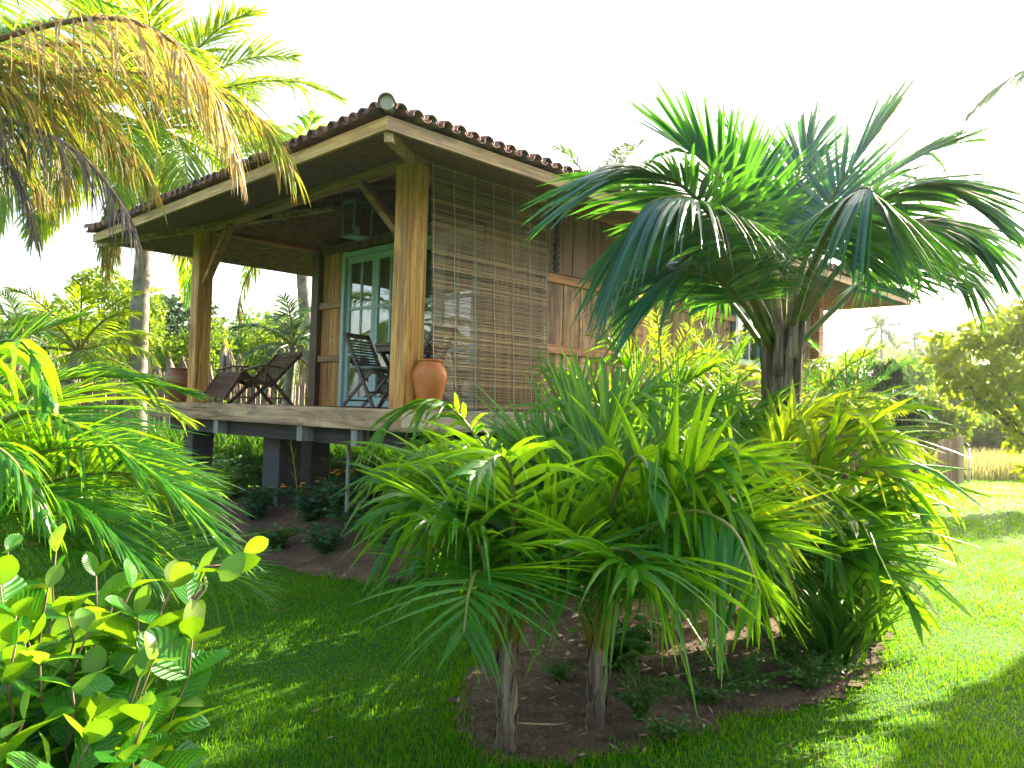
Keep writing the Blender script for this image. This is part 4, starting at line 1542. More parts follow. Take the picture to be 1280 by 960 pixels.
PLEAT = dict(pairs=5, width=0.10, pleat=3, segs=7, fold=0.16, twist=0.2, messy=0.1)
young_palm('young coconut palm nearest the camera with star of narrow leaflets and grey trunk', 632, 940, 3.6, (634, 800), [
    dict(p=[(634, 800, 0), (620, 740, -0.25), (598, 715, -0.5), (586, 742, -0.75), (580, 790, -0.85)], pairs=30, length=0.53, width=0.022, start=0.42, a0=80, a1=30, droop=0.17),
    dict(p=[(632, 800, 0), (600, 700, -0.05), (560, 640, -0.1), (520, 640, -0.12), (492, 690, -0.15)], length=0.53, width=0.05, droop=0.45, pairs=18),
    dict(p=[(632, 800, 0), (596, 660, 0.1), (556, 590, 0.12), (518, 590, 0.15), (480, 650, 0.15)], length=0.50, width=0.03, droop=0.30),
    dict(p=[(634, 800, 0), (640, 690, -0.1), (640, 600, -0.3), (625, 570, -0.5), (596, 590, -0.7)], length=0.50, width=0.04, droop=0.40, pairs=16),
    dict(p=[(636, 800, 0), (660, 700, 0.2), (690, 640, 0.3), (730, 625, 0.4), (780, 660, 0.4)], length=0.45, width=0.028, droop=0.17),
    dict(p=[(636, 800, 0), (670, 730, -0.2), (720, 690, -0.35), (790, 690, -0.45), (860, 730, -0.5)], length=0.43, width=0.024, droop=0.15),
    dict(p=[(634, 800, 0), (650, 680, 0.3), (670, 590, 0.5), (700, 540, 0.7)], length=0.53, width=0.035, droop=0.10),
    dict(p=[(632, 800, 0), (570, 640, -0.1), (548, 625, -0.2), (536, 640, -0.25), (528, 700, -0.28)], length=0.53, start=0.6, **{**PLEAT, 'pairs': 3, 'width': 0.075}, droop=0.80, a0=25, a1=10),
], rad=0.043, seed=3, fill=3, flen=0.9, fel=(0.8, 1.25))

young_palm('young coconut palm with orange leaf stalks in the middle of the bed', 745, 912, 3.9, (748, 800), [
    dict(p=[(748, 800, 0), (770, 660, -0.1), (815, 590, -0.25), (880, 600, -0.4), (925, 680, -0.5)], length=0.62, width=0.045, droop=0.45, pairs=22),
    dict(p=[(748, 800, 0), (790, 690, -0.3), (850, 640, -0.55), (915, 660, -0.75), (950, 740, -0.85)], length=0.69, width=0.034, droop=0.5, lift=-0.7, pairs=34, a0=72, a1=25, kink=0.0),
    dict(p=[(746, 800, 0), (742, 650, 0), (760, 540, 0), (805, 500, 0.1)], length=0.69, width=0.04, droop=0.07, a0=45),
    dict(p=[(746, 800, 0), (728, 650, 0.3), (720, 540, 0.5), (700, 480, 0.6)], length=0.62, width=0.035, droop=0.07, a0=45),
    dict(p=[(746, 800, 0), (720, 680, 0.1), (680, 600, 0.1), (635, 600, 0.1)], length=0.53, width=0.035, droop=0.23),
    dict(p=[(748, 800, 0), (775, 640, 0.4), (830, 540, 0.6), (900, 500, 0.8)], length=0.62, width=0.04, droop=0.15),
    dict(p=[(748, 800, 0), (790, 660, 0.2), (860, 590, 0.3), (950, 580, 0.3), (1020, 640, 0.3)], length=0.60, width=0.04, droop=0.25, m='palm_lit'),
    dict(p=[(746, 800, 0), (760, 660, -0.2), (780, 590, -0.45), (800, 570, -0.6), (818, 600, -0.7)], length=0.56, start=0.62, **{**PLEAT, 'pairs': 4}, droop=0.60, a0=40, a1=10),
    dict(p=[(746, 800, 0), (700, 720, -0.2), (650, 690, -0.4), (600, 700, -0.5)], length=0.44, width=0.024, droop=0.20),
], rad=0.046, seed=5, stalks=9, fill=11, flen=1.15, fel=(0.75, 1.35), fw=0.045, fl=0.7)

young_palm('young palm with broad pleated leaves hanging over the right end of the bed', 950, 800, 4.6, (945, 720), [
    dict(p=[(945, 720, 0), (900, 590, -0.5), (890, 560, -0.9), (905, 565, -1.2), (935, 620, -1.4)], length=0.62, start=0.6, **{**PLEAT, 'pairs': 4, 'width': 0.12}, droop=0.55, a0=30, a1=8, m='palm'),
    dict(p=[(945, 720, 0), (915, 640, -0.6), (905, 620, -1.0), (925, 640, -1.3), (945, 690, -1.45)], length=0.62, start=0.6, **{**PLEAT, 'pairs': 4, 'width': 0.10}, droop=0.65, a0=25, a1=8),
    dict(p=[(948, 720, 0), (985, 600, -0.2), (1040, 532, -0.3), (1085, 540, -0.35), (1120, 620, -0.4)], length=0.62, width=0.055, droop=0.45, pairs=14, m='palm_lit'),
    dict(p=[(948, 720, 0), (1000, 620, -0.1), (1060, 560, -0.1), (1120, 560, -0.1), (1180, 630, -0.1)], length=0.58, width=0.055, droop=0.35, pairs=13),
    dict(p=[(948, 720, 0), (1000, 660, -0.3), (1050, 640, -0.6), (1090, 670, -0.8), (1130, 740, -0.9)], length=0.75, start=0.5, pairs=7, width=0.085, droop=0.10, a0=55, a1=10, pleat=2, fold=0.12),
    dict(p=[(944, 720, 0), (920, 590, 0.1), (900, 524, 0.2), (870, 504, 0.2)], length=0.62, width=0.04, droop=0.10, a0=40, m='palm'),
    dict(p=[(944, 720, 0), (930, 590, 0.4), (930, 524, 0.6), (960, 504, 0.8)], length=0.62, width=0.04, droop=0.15),
    dict(p=[(946, 720, 0), (960, 600, 0.2), (1000, 524, 0.3), (1060, 516, 0.4)], length=0.62, width=0.045, droop=0.25, m='palm_lit'),
    dict(p=[(942, 720, 0), (900, 620, 0), (850, 560, 0), (790, 560, -0.1), (750, 600, -0.1)], length=0.53, width=0.035, droop=0.30),
    dict(p=[(946, 720, 0), (970, 640, -0.4), (1000, 610, -0.7), (1030, 640, -0.9), (1040, 700, -1.0)], length=0.53, width=0.05, droop=0.60, pairs=12),
    dict(p=[(948, 720, 0), (1010, 640, 0.2), (1075, 600, 0.2), (1140, 620, 0.2), (1190, 690, 0.2)], length=0.50, width=0.05, droop=0.45, pairs=12, m='palm_lit'),
    dict(p=[(946, 720, 0), (975, 570, 0), (1010, 524, 0), (1050, 528, 0), (1075, 560, 0)], length=0.62, width=0.055, droop=0.30, kink=1.4, pairs=16, m='palm_lit'),
    dict(p=[(948, 720, 0), (1000, 640, -0.4), (1050, 585, -0.6), (1105, 590, -0.7), (1140, 630, -0.75)], length=0.78, width=0.07, droop=0.07, pairs=9, a0=45, a1=8, kink=0.8),
    dict(p=[(948, 720, 0), (990, 630, -0.2), (1030, 560, -0.5), (1070, 545, -0.6), (1110, 570, -0.65)], length=0.78, width=0.06, droop=0.15, pairs=12, a0=50, a1=8, kink=1.2, m='palm_lit'),
    dict(p=[(948, 720, 0), (1010, 690, -0.3), (1050, 690, -0.5), (1090, 705, -0.6)], length=0.75, width=0.075, droop=0.05, pairs=5, a0=30, a1=5, start=0.5),
    dict(p=[(948, 720, 0), (990, 660, -0.2), (1030, 650, -0.35), (1060, 665, -0.4)], length=0.8, start=0.72, pairs=3, width=0.095, droop=0.12, a0=28, a1=4, pleat=2, fold=0.12, kink=0.0, twist=0.25, m='palm'),
    dict(p=[(948, 720, 0), (1000, 620, 0.0), (1050, 580, 0.0), (1090, 590, 0.0)], length=0.75, start=0.70, pairs=4, width=0.08, droop=0.2, a0=30, a1=4, pleat=2, fold=0.12, kink=0.5, twist=0.25, m='palm_lit'),
    dict(p=[(948, 720, 0), (1000, 600, -0.3), (1045, 540, -0.4), (1085, 545, -0.4)], length=0.8, start=0.70, pairs=4, width=0.085, droop=0.25, a0=30, a1=4, pleat=2, fold=0.12, kink=0.8, twist=0.25, m='palm'),
    dict(p=[(948, 720, 0), (985, 700, -0.5), (1030, 700, -0.8), (1065, 715, -0.9)], length=0.75, start=0.70, pairs=3, width=0.08, droop=0.1, a0=28, a1=4, pleat=2, fold=0.12, kink=0.0, twist=0.25, m='palm'),
    dict(p=[(944, 720, 0), (890, 610, -0.4), (850, 570, -0.7), (820, 590, -0.9), (805, 640, -1.0)], length=0.75, width=0.06, droop=0.25, pairs=14, kink=1.2),
], rad=0.05, seed=8, fill=10, fel=(0.4, 1.1), fw=0.058, fl=0.78)

young_palm('low bushy palm under the deck edge with one frond arching to the left', 640, 722, 5.9, (640, 690), [
    dict(p=[(640, 690, 0), (600, 560, -0.4), (560, 508, -0.6), (510, 512, -0.7), (462, 560, -0.75)], length=0.53, width=0.05, droop=0.60, pairs=24, start=0.45),
    dict(p=[(640, 690, 0), (600, 590, 0), (550, 550, 0), (500, 570, 0), (450, 620, 0)], length=0.53, width=0.04, droop=0.25),
    dict(p=[(640, 690, 0), (610, 610, -0.4), (560, 590, -0.6), (500, 630, -0.8)], length=0.56, width=0.035, droop=0.30),
    dict(p=[(640, 690, 0), (650, 610, 0), (680, 570, 0), (730, 565, 0)], length=0.56, width=0.04, droop=0.20),
    dict(p=[(640, 690, 0), (660, 620, 0.2), (710, 580, 0.2), (770, 580, 0.2), (820, 620, 0.2)], length=0.62, width=0.04, droop=0.25),
    dict(p=[(640, 690, 0), (640, 610, 0.3), (640, 580, 0.3), (620, 570, 0.3)], length=0.45, width=0.04, droop=0.25),
    dict(p=[(640, 690, 0), (670, 610, -0.5), (710, 570, -0.9), (760, 590, -1.2)], length=0.62, width=0.045, droop=0.25),
    dict(p=[(640, 690, 0), (630, 600, -0.5), (610, 560, -0.9), (570, 560, -1.2), (530, 600, -1.4)], length=0.56, width=0.035, droop=0.30),
    dict(p=[(640, 690, 0), (690, 640, 0), (750, 630, 0), (810, 670, 0)], length=0.62, width=0.04, droop=0.25),
    dict(p=[(640, 690, 0), (600, 650, -0.2), (560, 650, -0.4), (520, 700, -0.5)], length=0.56, width=0.03, droop=0.35),
], rad=0.06, seed=12, fill=6, flen=0.75, fel=(0.1, 0.6))

young_palm('upright palm with stiff pointed leaflets in front of the house side wall', 800, 740, 5.4, (800, 680), [
    dict(p=[(800, 680, 0), (800, 560, 0), (790, 480, 0), (770, 440, 0)], length=0.80, width=0.04, droop=0.03, a0=40, lift=0.1),
    dict(p=[(800, 680, 0), (780, 570, -0.1), (750, 510, -0.2), (710, 480, -0.3)], length=0.75, width=0.04, droop=0.05, a0=40),
    dict(p=[(800, 680, 0), (830, 560, 0), (850, 490, 0), (890, 460, 0)], length=0.75, width=0.04, droop=0.10, a0=40, m='palm'),
    dict(p=[(800, 680, 0), (840, 590, -0.3), (880, 540, -0.5), (940, 530, -0.7)], length=0.69, width=0.04, droop=0.20),
    dict(p=[(800, 680, 0), (760, 600, -0.4), (720, 570, -0.7), (660, 580, -0.9)], length=0.62, width=0.04, droop=0.20),
    dict(p=[(800, 680, 0), (815, 560, 0.4), (840, 500, 0.7), (860, 470, 0.9)], length=0.62, width=0.04, droop=0.10),
    dict(p=[(800, 680, 0), (850, 620, 0.1), (910, 590, 0.2), (980, 610, 0.2)], length=0.62, width=0.04, droop=0.20),
    dict(p=[(800, 680, 0), (790, 600, -0.6), (780, 560, -1.1), (775, 570, -1.5)], length=0.62, width=0.04, droop=0.20),
    dict(p=[(800, 680, 0), (850, 600, -0.1), (910, 545, -0.3), (1000, 505, -0.4), (1060, 500, -0.4)], length=0.53, width=0.045, droop=0.10, pairs=10, a0=35, m='palm_lit'),
], rad=0.06, seed=15, fill=7, flen=1.1, fel=(1.05, 1.4), fw=0.052, fl=0.7)


# ------------------------------------------------------------------ palm at the left, close to the camera
def left_palm():
    D = 3.0
    base = at(-90, 600, D)
    base.z = float(ground_z(base.x, base.y))
    o = empty('young_palm', base)
    tag(o, 'large sunlit palm spreading its fronds in from the left edge of the lawn', 'palm', 'young palms planted in front of the porch')
    t = at(-85, 690, D) - base
    trunk_mesh([(0, 0, -0.1), (t.x * 0.5, t.y * 0.5, t.z * 0.5), tuple(t)], [0.10, 0.09, 0.08, 0.07], 16, 0.08, 5, 10).build('trunk', M['trunk_dark'], o, True)
    kw = dict(pairs=72, length=0.5, width=0.018, start=0.18, droop=0.1, a0=58, a1=15, lift=0.25, rad=(0.014, 0.003), messy=0.12, twist=0.3, segs=5, fold=0.2)
    c = (-85, 690, D)
    FR = [
        ([c, (0, 530, D - 0.3), (90, 530, D - 0.45), (200, 600, D - 0.5), (285, 690, D - 0.55)], dict(length=0.42, droop=0.2)),
        ([c, (-40, 560, D + 0.1), (40, 490, D + 0.2), (130, 470, D + 0.3), (235, 490, D + 0.4)], dict(length=0.34, droop=0.3)),
        ([c, (-40, 600, D), (40, 570, D), (130, 580, D), (250, 640, D)], dict(length=0.36, droop=0.3)),
        ([c, (-30, 640, D - 0.4), (40, 620, D - 0.6), (110, 640, D - 0.7), (180, 710, D - 0.75)], dict(length=0.4, droop=0.35, width=0.02)),
        ([c, (-60, 520, D - 0.2), (-20, 440, D - 0.3), (30, 430, D - 0.4), (62, 500, D - 0.45)], dict(length=0.3, droop=1.5, width=0.05, pairs=9, start=0.5)),
        ([c, (-50, 520, D + 0.5), (20, 430, D + 0.7), (90, 400, D + 0.9)], dict(length=0.34, droop=0.15)),
        ([c, (-30, 560, D + 0.6), (60, 500, D + 0.9), (150, 490, D + 1.1), (225, 520, D + 1.2)], dict(length=0.4, droop=0.4)),
        ([c, (-20, 650, D + 0.3), (70, 630, D + 0.5), (150, 640, D + 0.6), (230, 690, D + 0.7)], dict(length=0.36, droop=0.4)),
        ([c, (-60, 600, D - 0.6), (-20, 560, D - 0.9), (20, 580, D - 1.0), (60, 650, D - 1.05)], dict(length=0.3, droop=0.9)),
        ([c, (-40, 690, D + 0.1), (30, 670, D + 0.2), (110, 680, D + 0.2), (190, 730, D + 0.2)], dict(length=0.32, droop=0.4)),
        ([c, (-120, 560, D + 0.3), (-90, 470, D + 0.5), (-30, 420, D + 0.6)], dict(length=0.4, droop=0.2)),
        ([c, (-10, 600, D + 0.8), (80, 560, D + 1.0), (170, 560, D + 1.1), (260, 610, D + 1.2)], dict(length=0.4, droop=0.35)),
    ]
    for i, (p, k) in enumerate(FR):
        d = dict(kw)
        d.update(k)
        px_frond(o, p, [M['palm_lit' if i in (2, 6) else 'palm'], M['rachis']], seed=300 + i, **d)
    r = np.random.default_rng(66)
    for i in range(16):
        f = frond(arc(tuple(t), i * 2.4, r.uniform(0.0, 0.65), r.uniform(0.9, 1.35), r.uniform(0.7, 1.3), 6), 62, 0.46, 0.015, 0.2, 0.15, 58, 15, 0.25, r.normal(0, 0.2), (0.012, 0.003), 5, 0.2, 0.12, 0.3, seed=700 + i)
        f.build('frond', [M['palm_lit' if i % 5 == 0 else 'palm'], M['rachis']], o)
    return o


left_palm()


# ------------------------------------------------------------------ old palm whose dry fronds hang into the top left corner
def old_palm():
    D = 5.0
    base = at(-260, 600, D + 0.3)
    base.z = 0.0
    o = empty('coconut_palm', base)
    tag(o, 'old palm whose yellow and dry brown fronds hang into the top left corner', 'palm tree')
    cr = at(-215, 150, D + 0.2) - base
    trunk_mesh([(0, 0, -0.2), (cr.x * 0.4, 0, cr.z * 0.5), tuple(cr)], [0.2, 0.16, 0.14, 0.13], 50, 0.04, 9).build('trunk', M['trunk'], o, True)
    kw = dict(pairs=100, length=0.78, width=0.017, start=0.16, droop=1.3, a0=58, a1=18, lift=0.0, rad=(0.026, 0.005), messy=0.3, twist=0.9, segs=6, fold=0.1)
    c = (-215, 140, D + 0.2)
    FR = [
        ([c, (-90, 85, D), (10, 45, D - 0.1), (125, 22, D - 0.2), (205, 44, D - 0.25), (262, 110, D - 0.3), (300, 205, D - 0.3)], 'palm_dry', 'rachis_brown', dict(pairs=130)),
        ([c, (-60, 105, D + 0.3), (60, 88, D + 0.3), (170, 90, D + 0.3), (262, 106, D + 0.3), (325, 150, D + 0.3), (366, 212, D + 0.3)], 'palm_mixed', 'rachis', dict(pairs=130, droop=1.0, length=0.8)),
        ([c, (-80, 130, D - 0.2), (10, 150, D - 0.3), (90, 185, D - 0.35), (145, 245, D - 0.4), (172, 305, D - 0.4)], 'palm_grey', 'rachis_brown', dict(pairs=90, length=0.55, droop=1.6, messy=0.45, width=0.013)),
        ([c, (-120, 140, D - 0.1), (-40, 165, D - 0.2), (20, 220, D - 0.2), (46, 300, D - 0.2)], 'palm_grey', 'rachis_brown', dict(pairs=80, length=0.5, messy=0.45, width=0.013)),
        ([c, (-90, 80, D + 0.1), (10, 75, D + 0.1), (95, 110, D + 0.1), (150, 190, D + 0.1)], 'palm_mixed', 'rachis', dict(pairs=110, length=0.85, droop=1.0)),
        ([c, (-110, 90, D - 0.2), (-20, 100, D - 0.2), (50, 140, D - 0.2), (80, 230, D - 0.2)], 'palm_mixed', 'rachis', dict(pairs=110, length=0.8, droop=1.1)),
        ([c, (-120, 40, D), (-20, -5, D), (70, -15, D - 0.1), (150, 10, D - 0.1)], 'palm', 'rachis', dict(pairs=60, length=0.5, droop=0.6, messy=0.15, twist=0.4)),
        ([c, (-130, 30, D + 0.3), (-40, -30, D + 0.5), (60, -60, D + 0.7)], 'palm_lit', 'rachis', dict(pairs=50, length=0.6, droop=0.5, messy=0.15, twist=0.4)),
        ([c, (-70, 120, D + 0.2), (40, 120, D + 0.2), (130, 150, D + 0.2), (192, 235, D + 0.2)], 'palm_mixed', 'rachis', dict(pairs=100, length=0.7, droop=1.0)),
        ([c, (-80, 75, D + 0.5), (60, 55, D + 0.6), (180, 70, D + 0.6), (250, 125, D + 0.6), (288, 195, D + 0.6)], 'palm_mixed', 'rachis', dict(pairs=110, length=0.7, droop=0.9)),
        ([c, (-100, 150, D + 0.3), (0, 180, D + 0.3), (62, 250, D + 0.3)], 'palm_mixed', 'rachis', dict(pairs=90, length=0.6, droop=1.0)),
        ([c, (-60, 60, D + 0.8), (60, 28, D + 0.9), (180, 40, D + 0.9), (245, 85, D + 0.9)], 'palm', 'rachis', dict(pairs=90, length=0.7, droop=0.7, messy=0.15, twist=0.4)),
        ([c, (-300, 60, D + 0.4), (-400, 30, D + 0.7), (-500, 60, D + 1.0)], 'palm', 'rachis', dict(pairs=50, length=0.6, droop=0.5, messy=0.15)),
        ([c, (-250, 60, D + 0.9), (-260, 10, D + 1.6), (-250, 30, D + 2.3)], 'palm_lit', 'rachis', dict(pairs=50, length=0.6, droop=0.5, messy=0.15)),
        ([c, (-210, 60, D - 0.7), (-215, 20, D - 1.3), (-215, 60, D - 1.8)], 'palm', 'rachis', dict(pairs=50, length=0.6, droop=0.6, messy=0.15)),
    ]
    for i, (p, a, b, k) in enumerate(FR):
        d = dict(kw)
        d.update(k)
        px_frond(o, p, [M[a], M[b]], 'dry_frond' if a in ('palm_dry', 'palm_grey') else 'frond', seed=400 + i, **d)
    return o


old_palm()

# tall and far palms
coconut('coconut_palm', 'tall coconut palm with speckled grey trunk rising behind the left eave', on_ground(172, 560) * 0 + Vector((-7.45, 15.6, 0)), at(190, 160, 15.0), 30, 3.7, 1.1, 0.045, 'palm_lit', 5, 31, (0.20, 0.13), pairs=96, droop=0.35)
coconut('coconut_palm', 'coconut palm behind the porch roof with one frond hanging past the back post', Vector((-3.7, 16.2, 0)), at(372, 270, 16.0), 13, 3.2, 0.7, 0.05, 'palm', 1, 47, (0.17, 0.12), pairs=44, droop=0.8)
coconut('coconut_palm', 'palm behind the house whose frond tips show above the roof ridge', Vector((2.2, 18.5, 0)), at(748, 268, 18.5), 12, 2.6, 0.6, 0.05, 'palm_blue', 0, 53, (0.17, 0.12), pairs=36)
coconut('coconut_palm', 'palm outside the left edge whose sunlit fronds mirror in the door panes', Vector((-11.2, 11.4, 0)), Vector((-11.0, 11.6, 3.6)), 18, 2.6, 0.7, 0.04, 'palm_lit', 2, 83, (0.17, 0.12), pairs=60, droop=0.4)
coconut('coconut_palm', 'small pale palm standing behind the lounge chair', Vector((-4.1, 14.8, 0)), at(366, 432, 14.8), 11, 1.3, 0.42, 0.035, 'palm_blue', 1, 59, (0.12, 0.09), pairs=32)
coconut('coconut_palm', 'bushy yellow green palm glowing above the left fence', Vector((-8.0, 14.2, 0)), at(98, 440, 14.2), 18, 1.75, 0.5, 0.035, 'palm_lit', 0, 61, (0.15, 0.12), pairs=40, droop=0.5)
coconut('coconut_palm', 'bluish palm at the far left edge with one upright frond', Vector((-12.0, 19, 0)), at(27, 420, 19), 14, 1.7, 0.5, 0.04, 'palm_blue', 1, 67, (0.15, 0.12), pairs=30)
coconut('coconut_palm', 'tall palm off to the right with one frond tip in the top right corner', Vector((9.5, 10.8, 0)), Vector((9.15, 10.5, 6.7)), 14, 2.7, 0.7, 0.05, 'palm_blue', 0, 71, (0.18, 0.13), pairs=40)
coconut('coconut_palm', 'sunlit palm arching its fronds behind the stout dark palm', Vector((3.3, 8.9, 0)), at(1005, 540, 8.9), 9, 1.5, 0.5, 0.035, 'palm_lit', 0, 73, (0.12, 0.1), pairs=44, droop=0.5, elevs=(1.2, 0.2))


# ------------------------------------------------------------------ leafy trees and shrubs
def leaf_cloud(centres, radii, n, size, r, hang=0.0, aspect=1.7, mb=None, shell=0.55):
    """n leaf faces spread through overlapping clumps"""
    centres, radii = np.asarray(centres, float), np.asarray(radii, float)
    wgt = (radii if radii.ndim == 1 else radii.prod(1) ** (1 / 3)) ** 2
    k = r.choice(len(centres), n, p=wgt / wgt.sum())
    d = nrm(r.normal(0, 1, (n, 3)))
    rad = shell + (1 - shell) * r.random(n) ** 0.6
    rr = radii[k] if radii.ndim == 2 else np.repeat(radii[k][:, None], 3, 1)
    p = centres[k] + d * rr * rad[:, None]
    p += r.normal(0, 0.06, (n, 3)) * rr
    ax = nrm(d * 0.6 + r.normal(0, 0.7, (n, 3)) + np.array([0, 0, -1.0]) * hang)
    nn = nrm(np.cross(ax, r.normal(0, 1, (n, 3))))
    b = np.cross(ax, nn)
    s = size * r.uniform(0.6, 1.4, n)[:, None]
    L, W = ax * s * aspect / 2, b * s / 2
    V = np.stack([p - L, p + W * 0.9 - L * 0.1, p + L, p - W * 0.9 - L * 0.1], 1).reshape(-1, 3)
    F = np.arange(n * 4).reshape(n, 4)
    mb = mb or MB()
    mb.add(V, F, np.tile([[0.5, 0], [1, 0.5], [0.5, 1], [0, 0.5]], (n, 1)))
    return mb


def tree(name, label, cat, base, height, spread, mat, n, size, seed, crown_lo=0.3, clumps=16, hang=0.0, aspect=1.7, group=None, trunk_r=0.12, flat=0.8, limbs=5):
    r = np.random.default_rng(seed)
    o = empty(name, tuple(base))
    tag(o, label, cat, group)
    zc0, zc1 = height * crown_lo, height
    cz, hz = (zc0 + zc1) / 2, (zc1 - zc0) / 2
    C, R = [], []
    for i in range(clumps):
        d = nrm(r.normal(0, 1, 3))
        q = r.random() ** 0.5
        rc = spread * r.uniform(0.26, 0.46)
        C.append((d[0] * (spread - rc) * q, d[1] * (spread - rc) * q, cz + d[2] * max(0.1, hz - rc * flat) * q))
        R.append((rc, rc, rc * flat))
    tb = MB()
    top = (r.normal(0, 0.1), r.normal(0, 0.1), cz)
    tb.tube(catmull([(0, 0, -0.2), (r.normal(0, 0.08), r.normal(0, 0.08), cz * 0.5), top], 10), np.linspace(trunk_r * 1.2, trunk_r * 0.5, 10), 8)
    for i in range(limbs):
        c = C[i]
        s = np.array([0, 0, max(0.1, zc0 * r.uniform(0.5, 1.0))])
        tb.tube(catmull([s, (s + np.array(c)) / 2 + np.array([0, 0, -0.1]), c], 8), np.linspace(trunk_r * 0.55, trunk_r * 0.12, 8), 6)
    tb.build('trunk', M['bark'], o, True)
    leaf_cloud(C, R, int(n * 2.2), size * 0.66, r, hang, aspect, shell=0.45).build('crown', M[mat], o)
    return o


G1 = 'trees and bushes behind the left fence'
for (px, dep, ht, sp, mt, n, sz, lab) in (
    (-30, 24, 3.6, 2.2, 'crown_green', 3000, 0.16, 'green bush at the far left edge behind the palms'),
    (150, 22, 4.9, 2.0, 'crown_lime', 3200, 0.15, 'rounded lime green tree between the bushy palm and the tall trunk'),
    (215, 27, 5.0, 2.6, 'crown_dark', 3600, 0.17, 'dark green tree left of the left porch post'),
    (250, 21, 3.4, 1.5, 'crown_lime', 2400, 0.13, 'low sunlit bush beyond the fence just left of the porch post'),
    (300, 26, 4.7, 2.3, 'crown_green', 3600, 0.15, 'green tree seen through the porch right of the left post'),
    (345, 24, 4.6, 2.0, 'crown_green', 3400, 0.14, 'green tree seen through the porch above the lounge chair'),
    (330, 20, 3.2, 1.4, 'crown_lime', 2600, 0.11, 'yellow green shrub behind the backrest of the lounge chair'),
    (395, 21, 3.9, 1.5, 'crown_lime', 2600, 0.12, 'lime shrub beside the back porch post'),
    (60, 27, 4.4, 2.6, 'crown_green', 3000, 0.18, 'green tree behind the yellow green palm'),
    (440, 26, 4.2, 2.4, 'crown_green', 2600, 0.17, 'green tree hidden mostly behind the porch wall'),
):
    p = at(px, 520, dep)
    tree('tree', lab, 'tree', (p.x, p.y, 0), ht * 1.15, sp, mt, n, sz, int(px + 2000 + dep), crown_lo=0.12, group=G1, trunk_r=0.1)

G2 = 'trees beyond the right lawn'
for (px, dep, ht, sp, mt, n, sz, lab, lo, hang, asp) in (
    (1085, 15.5, 2.75, 1.15, 'crown_dark', 3600, 0.15, 'dark drooping leaved tree right of the bungalow', 0.3, 1.6, 3.4),
    (1150, 22, 3.3, 1.5, 'crown_lime', 3200, 0.14, 'bright yellow green bush left of the wooden gate', 0.05, 0.0, 1.7),
    (1045, 21, 3.4, 1.9, 'crown_green', 3000, 0.16, 'green bush behind the far corner of the bungalow', 0.05, 0.0, 1.7),
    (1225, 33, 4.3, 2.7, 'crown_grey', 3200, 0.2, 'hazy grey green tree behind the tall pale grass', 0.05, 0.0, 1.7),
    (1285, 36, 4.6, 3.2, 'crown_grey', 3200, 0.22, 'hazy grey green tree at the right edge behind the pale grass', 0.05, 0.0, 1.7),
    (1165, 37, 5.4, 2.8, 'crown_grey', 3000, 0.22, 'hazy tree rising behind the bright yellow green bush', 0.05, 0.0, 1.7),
    (1195, 29, 2.4, 1.9, 'crown_green', 2800, 0.17, 'low green bush behind the gate post', 0.0, 0.0, 1.7),
    (1255, 28.5, 2.2, 1.9, 'crown_lime', 2800, 0.17, 'low lime bush behind the pale grass', 0.0, 0.0, 1.7),
    (1310, 28.5, 2.6, 2.0, 'crown_green', 2600, 0.17, 'low green bush at the right edge behind the pale grass', 0.0, 0.0, 1.7),
    (1110, 28, 4.6, 2.3, 'crown_green', 2800, 0.2, 'green tree behind the dark drooping tree', 0.05, 0.0, 1.7),
):
    p = at(px, 540, dep)
    tree('tree', lab, 'tree', (p.x, p.y, 0), ht, sp, mt, n, sz, int(px + 4000), crown_lo=lo, hang=hang, aspect=asp, group=G2, trunk_r=0.09)


def corner_tree():
    """broad tree leaning in from the right"""
    base = at(1330, 560, 14.5)
    o = empty('tree', (base.x, base.y, 0))
    tag(o, 'broad olive green tree leaning in from the right edge above the gate', 'tree', G2)
    r = np.random.default_rng(77)
    C, R = [], []
    for (px, py, dd, rad) in ((1180, 450, 0, 0.42), (1205, 430, 0.5, 0.5), (1200, 478, -0.4, 0.42), (1240, 420, 0.3, 0.6), (1245, 470, -0.2, 0.55), (1235, 500, -0.4, 0.4), (1270, 490, 0, 0.5), (1285, 440, 0.4, 0.7),
                              (1290, 400, 0.6, 0.6), (1320, 420, 0.2, 0.8), (1340, 470, 0.0, 0.8), (1310, 380, 0.9, 0.6), (1260, 400, 1.0, 0.45), (1278, 555, -0.3, 0.3), (1285, 590, -0.4, 0.25), (1270, 525, -0.3, 0.3), (1168, 425, 0.2, 0.25)):
        p = at(px, py, 14.5 + dd) - Vector((base.x, base.y, 0))
        C.append(tuple(p))
        R.append((rad, rad, rad * 0.8))
    tb = MB()
    tb.tube(catmull([(0, 0, -0.2), (-0.1, 0, 0.9), (0.1, 0.1, 2.0)], 10), np.linspace(0.16, 0.11, 10), 9)
    for i in (0, 2, 4, 5, 7, 10):
        s = np.array([0, 0, 0.9 + 0.15 * i * 0.5])
        c = np.array(C[i])
        tb.tube(catmull([s, (s + c) / 2 + np.array([0, 0, -0.2]), c], 10), np.linspace(0.07, 0.014, 10), 6)
    tb.build('trunk', M['bark'], o, True)
    leaf_cloud(C, R, 4800, 0.085, r, 0.3, 1.9, shell=0.2).build('crown', M['crown_olive'], o)


corner_tree()
# trees outside the right edge: they throw the long shadows over the lawn
tree('tree', 'large leafy tree outside the right edge shading the near lawn', 'tree', (7.85, 7.6, 0), 6.0, 1.8, 'crown_dark', 9000, 0.22, 88, crown_lo=0.3, clumps=34, trunk_r=0.18)

tree('tree', 'second large leafy tree outside the right edge nearer the camera', 'tree', (8.5, 6.1, 0), 6.2, 2.2, 'crown_dark', 9000, 0.22, 90, crown_lo=0.3, clumps=34, trunk_r=0.18)

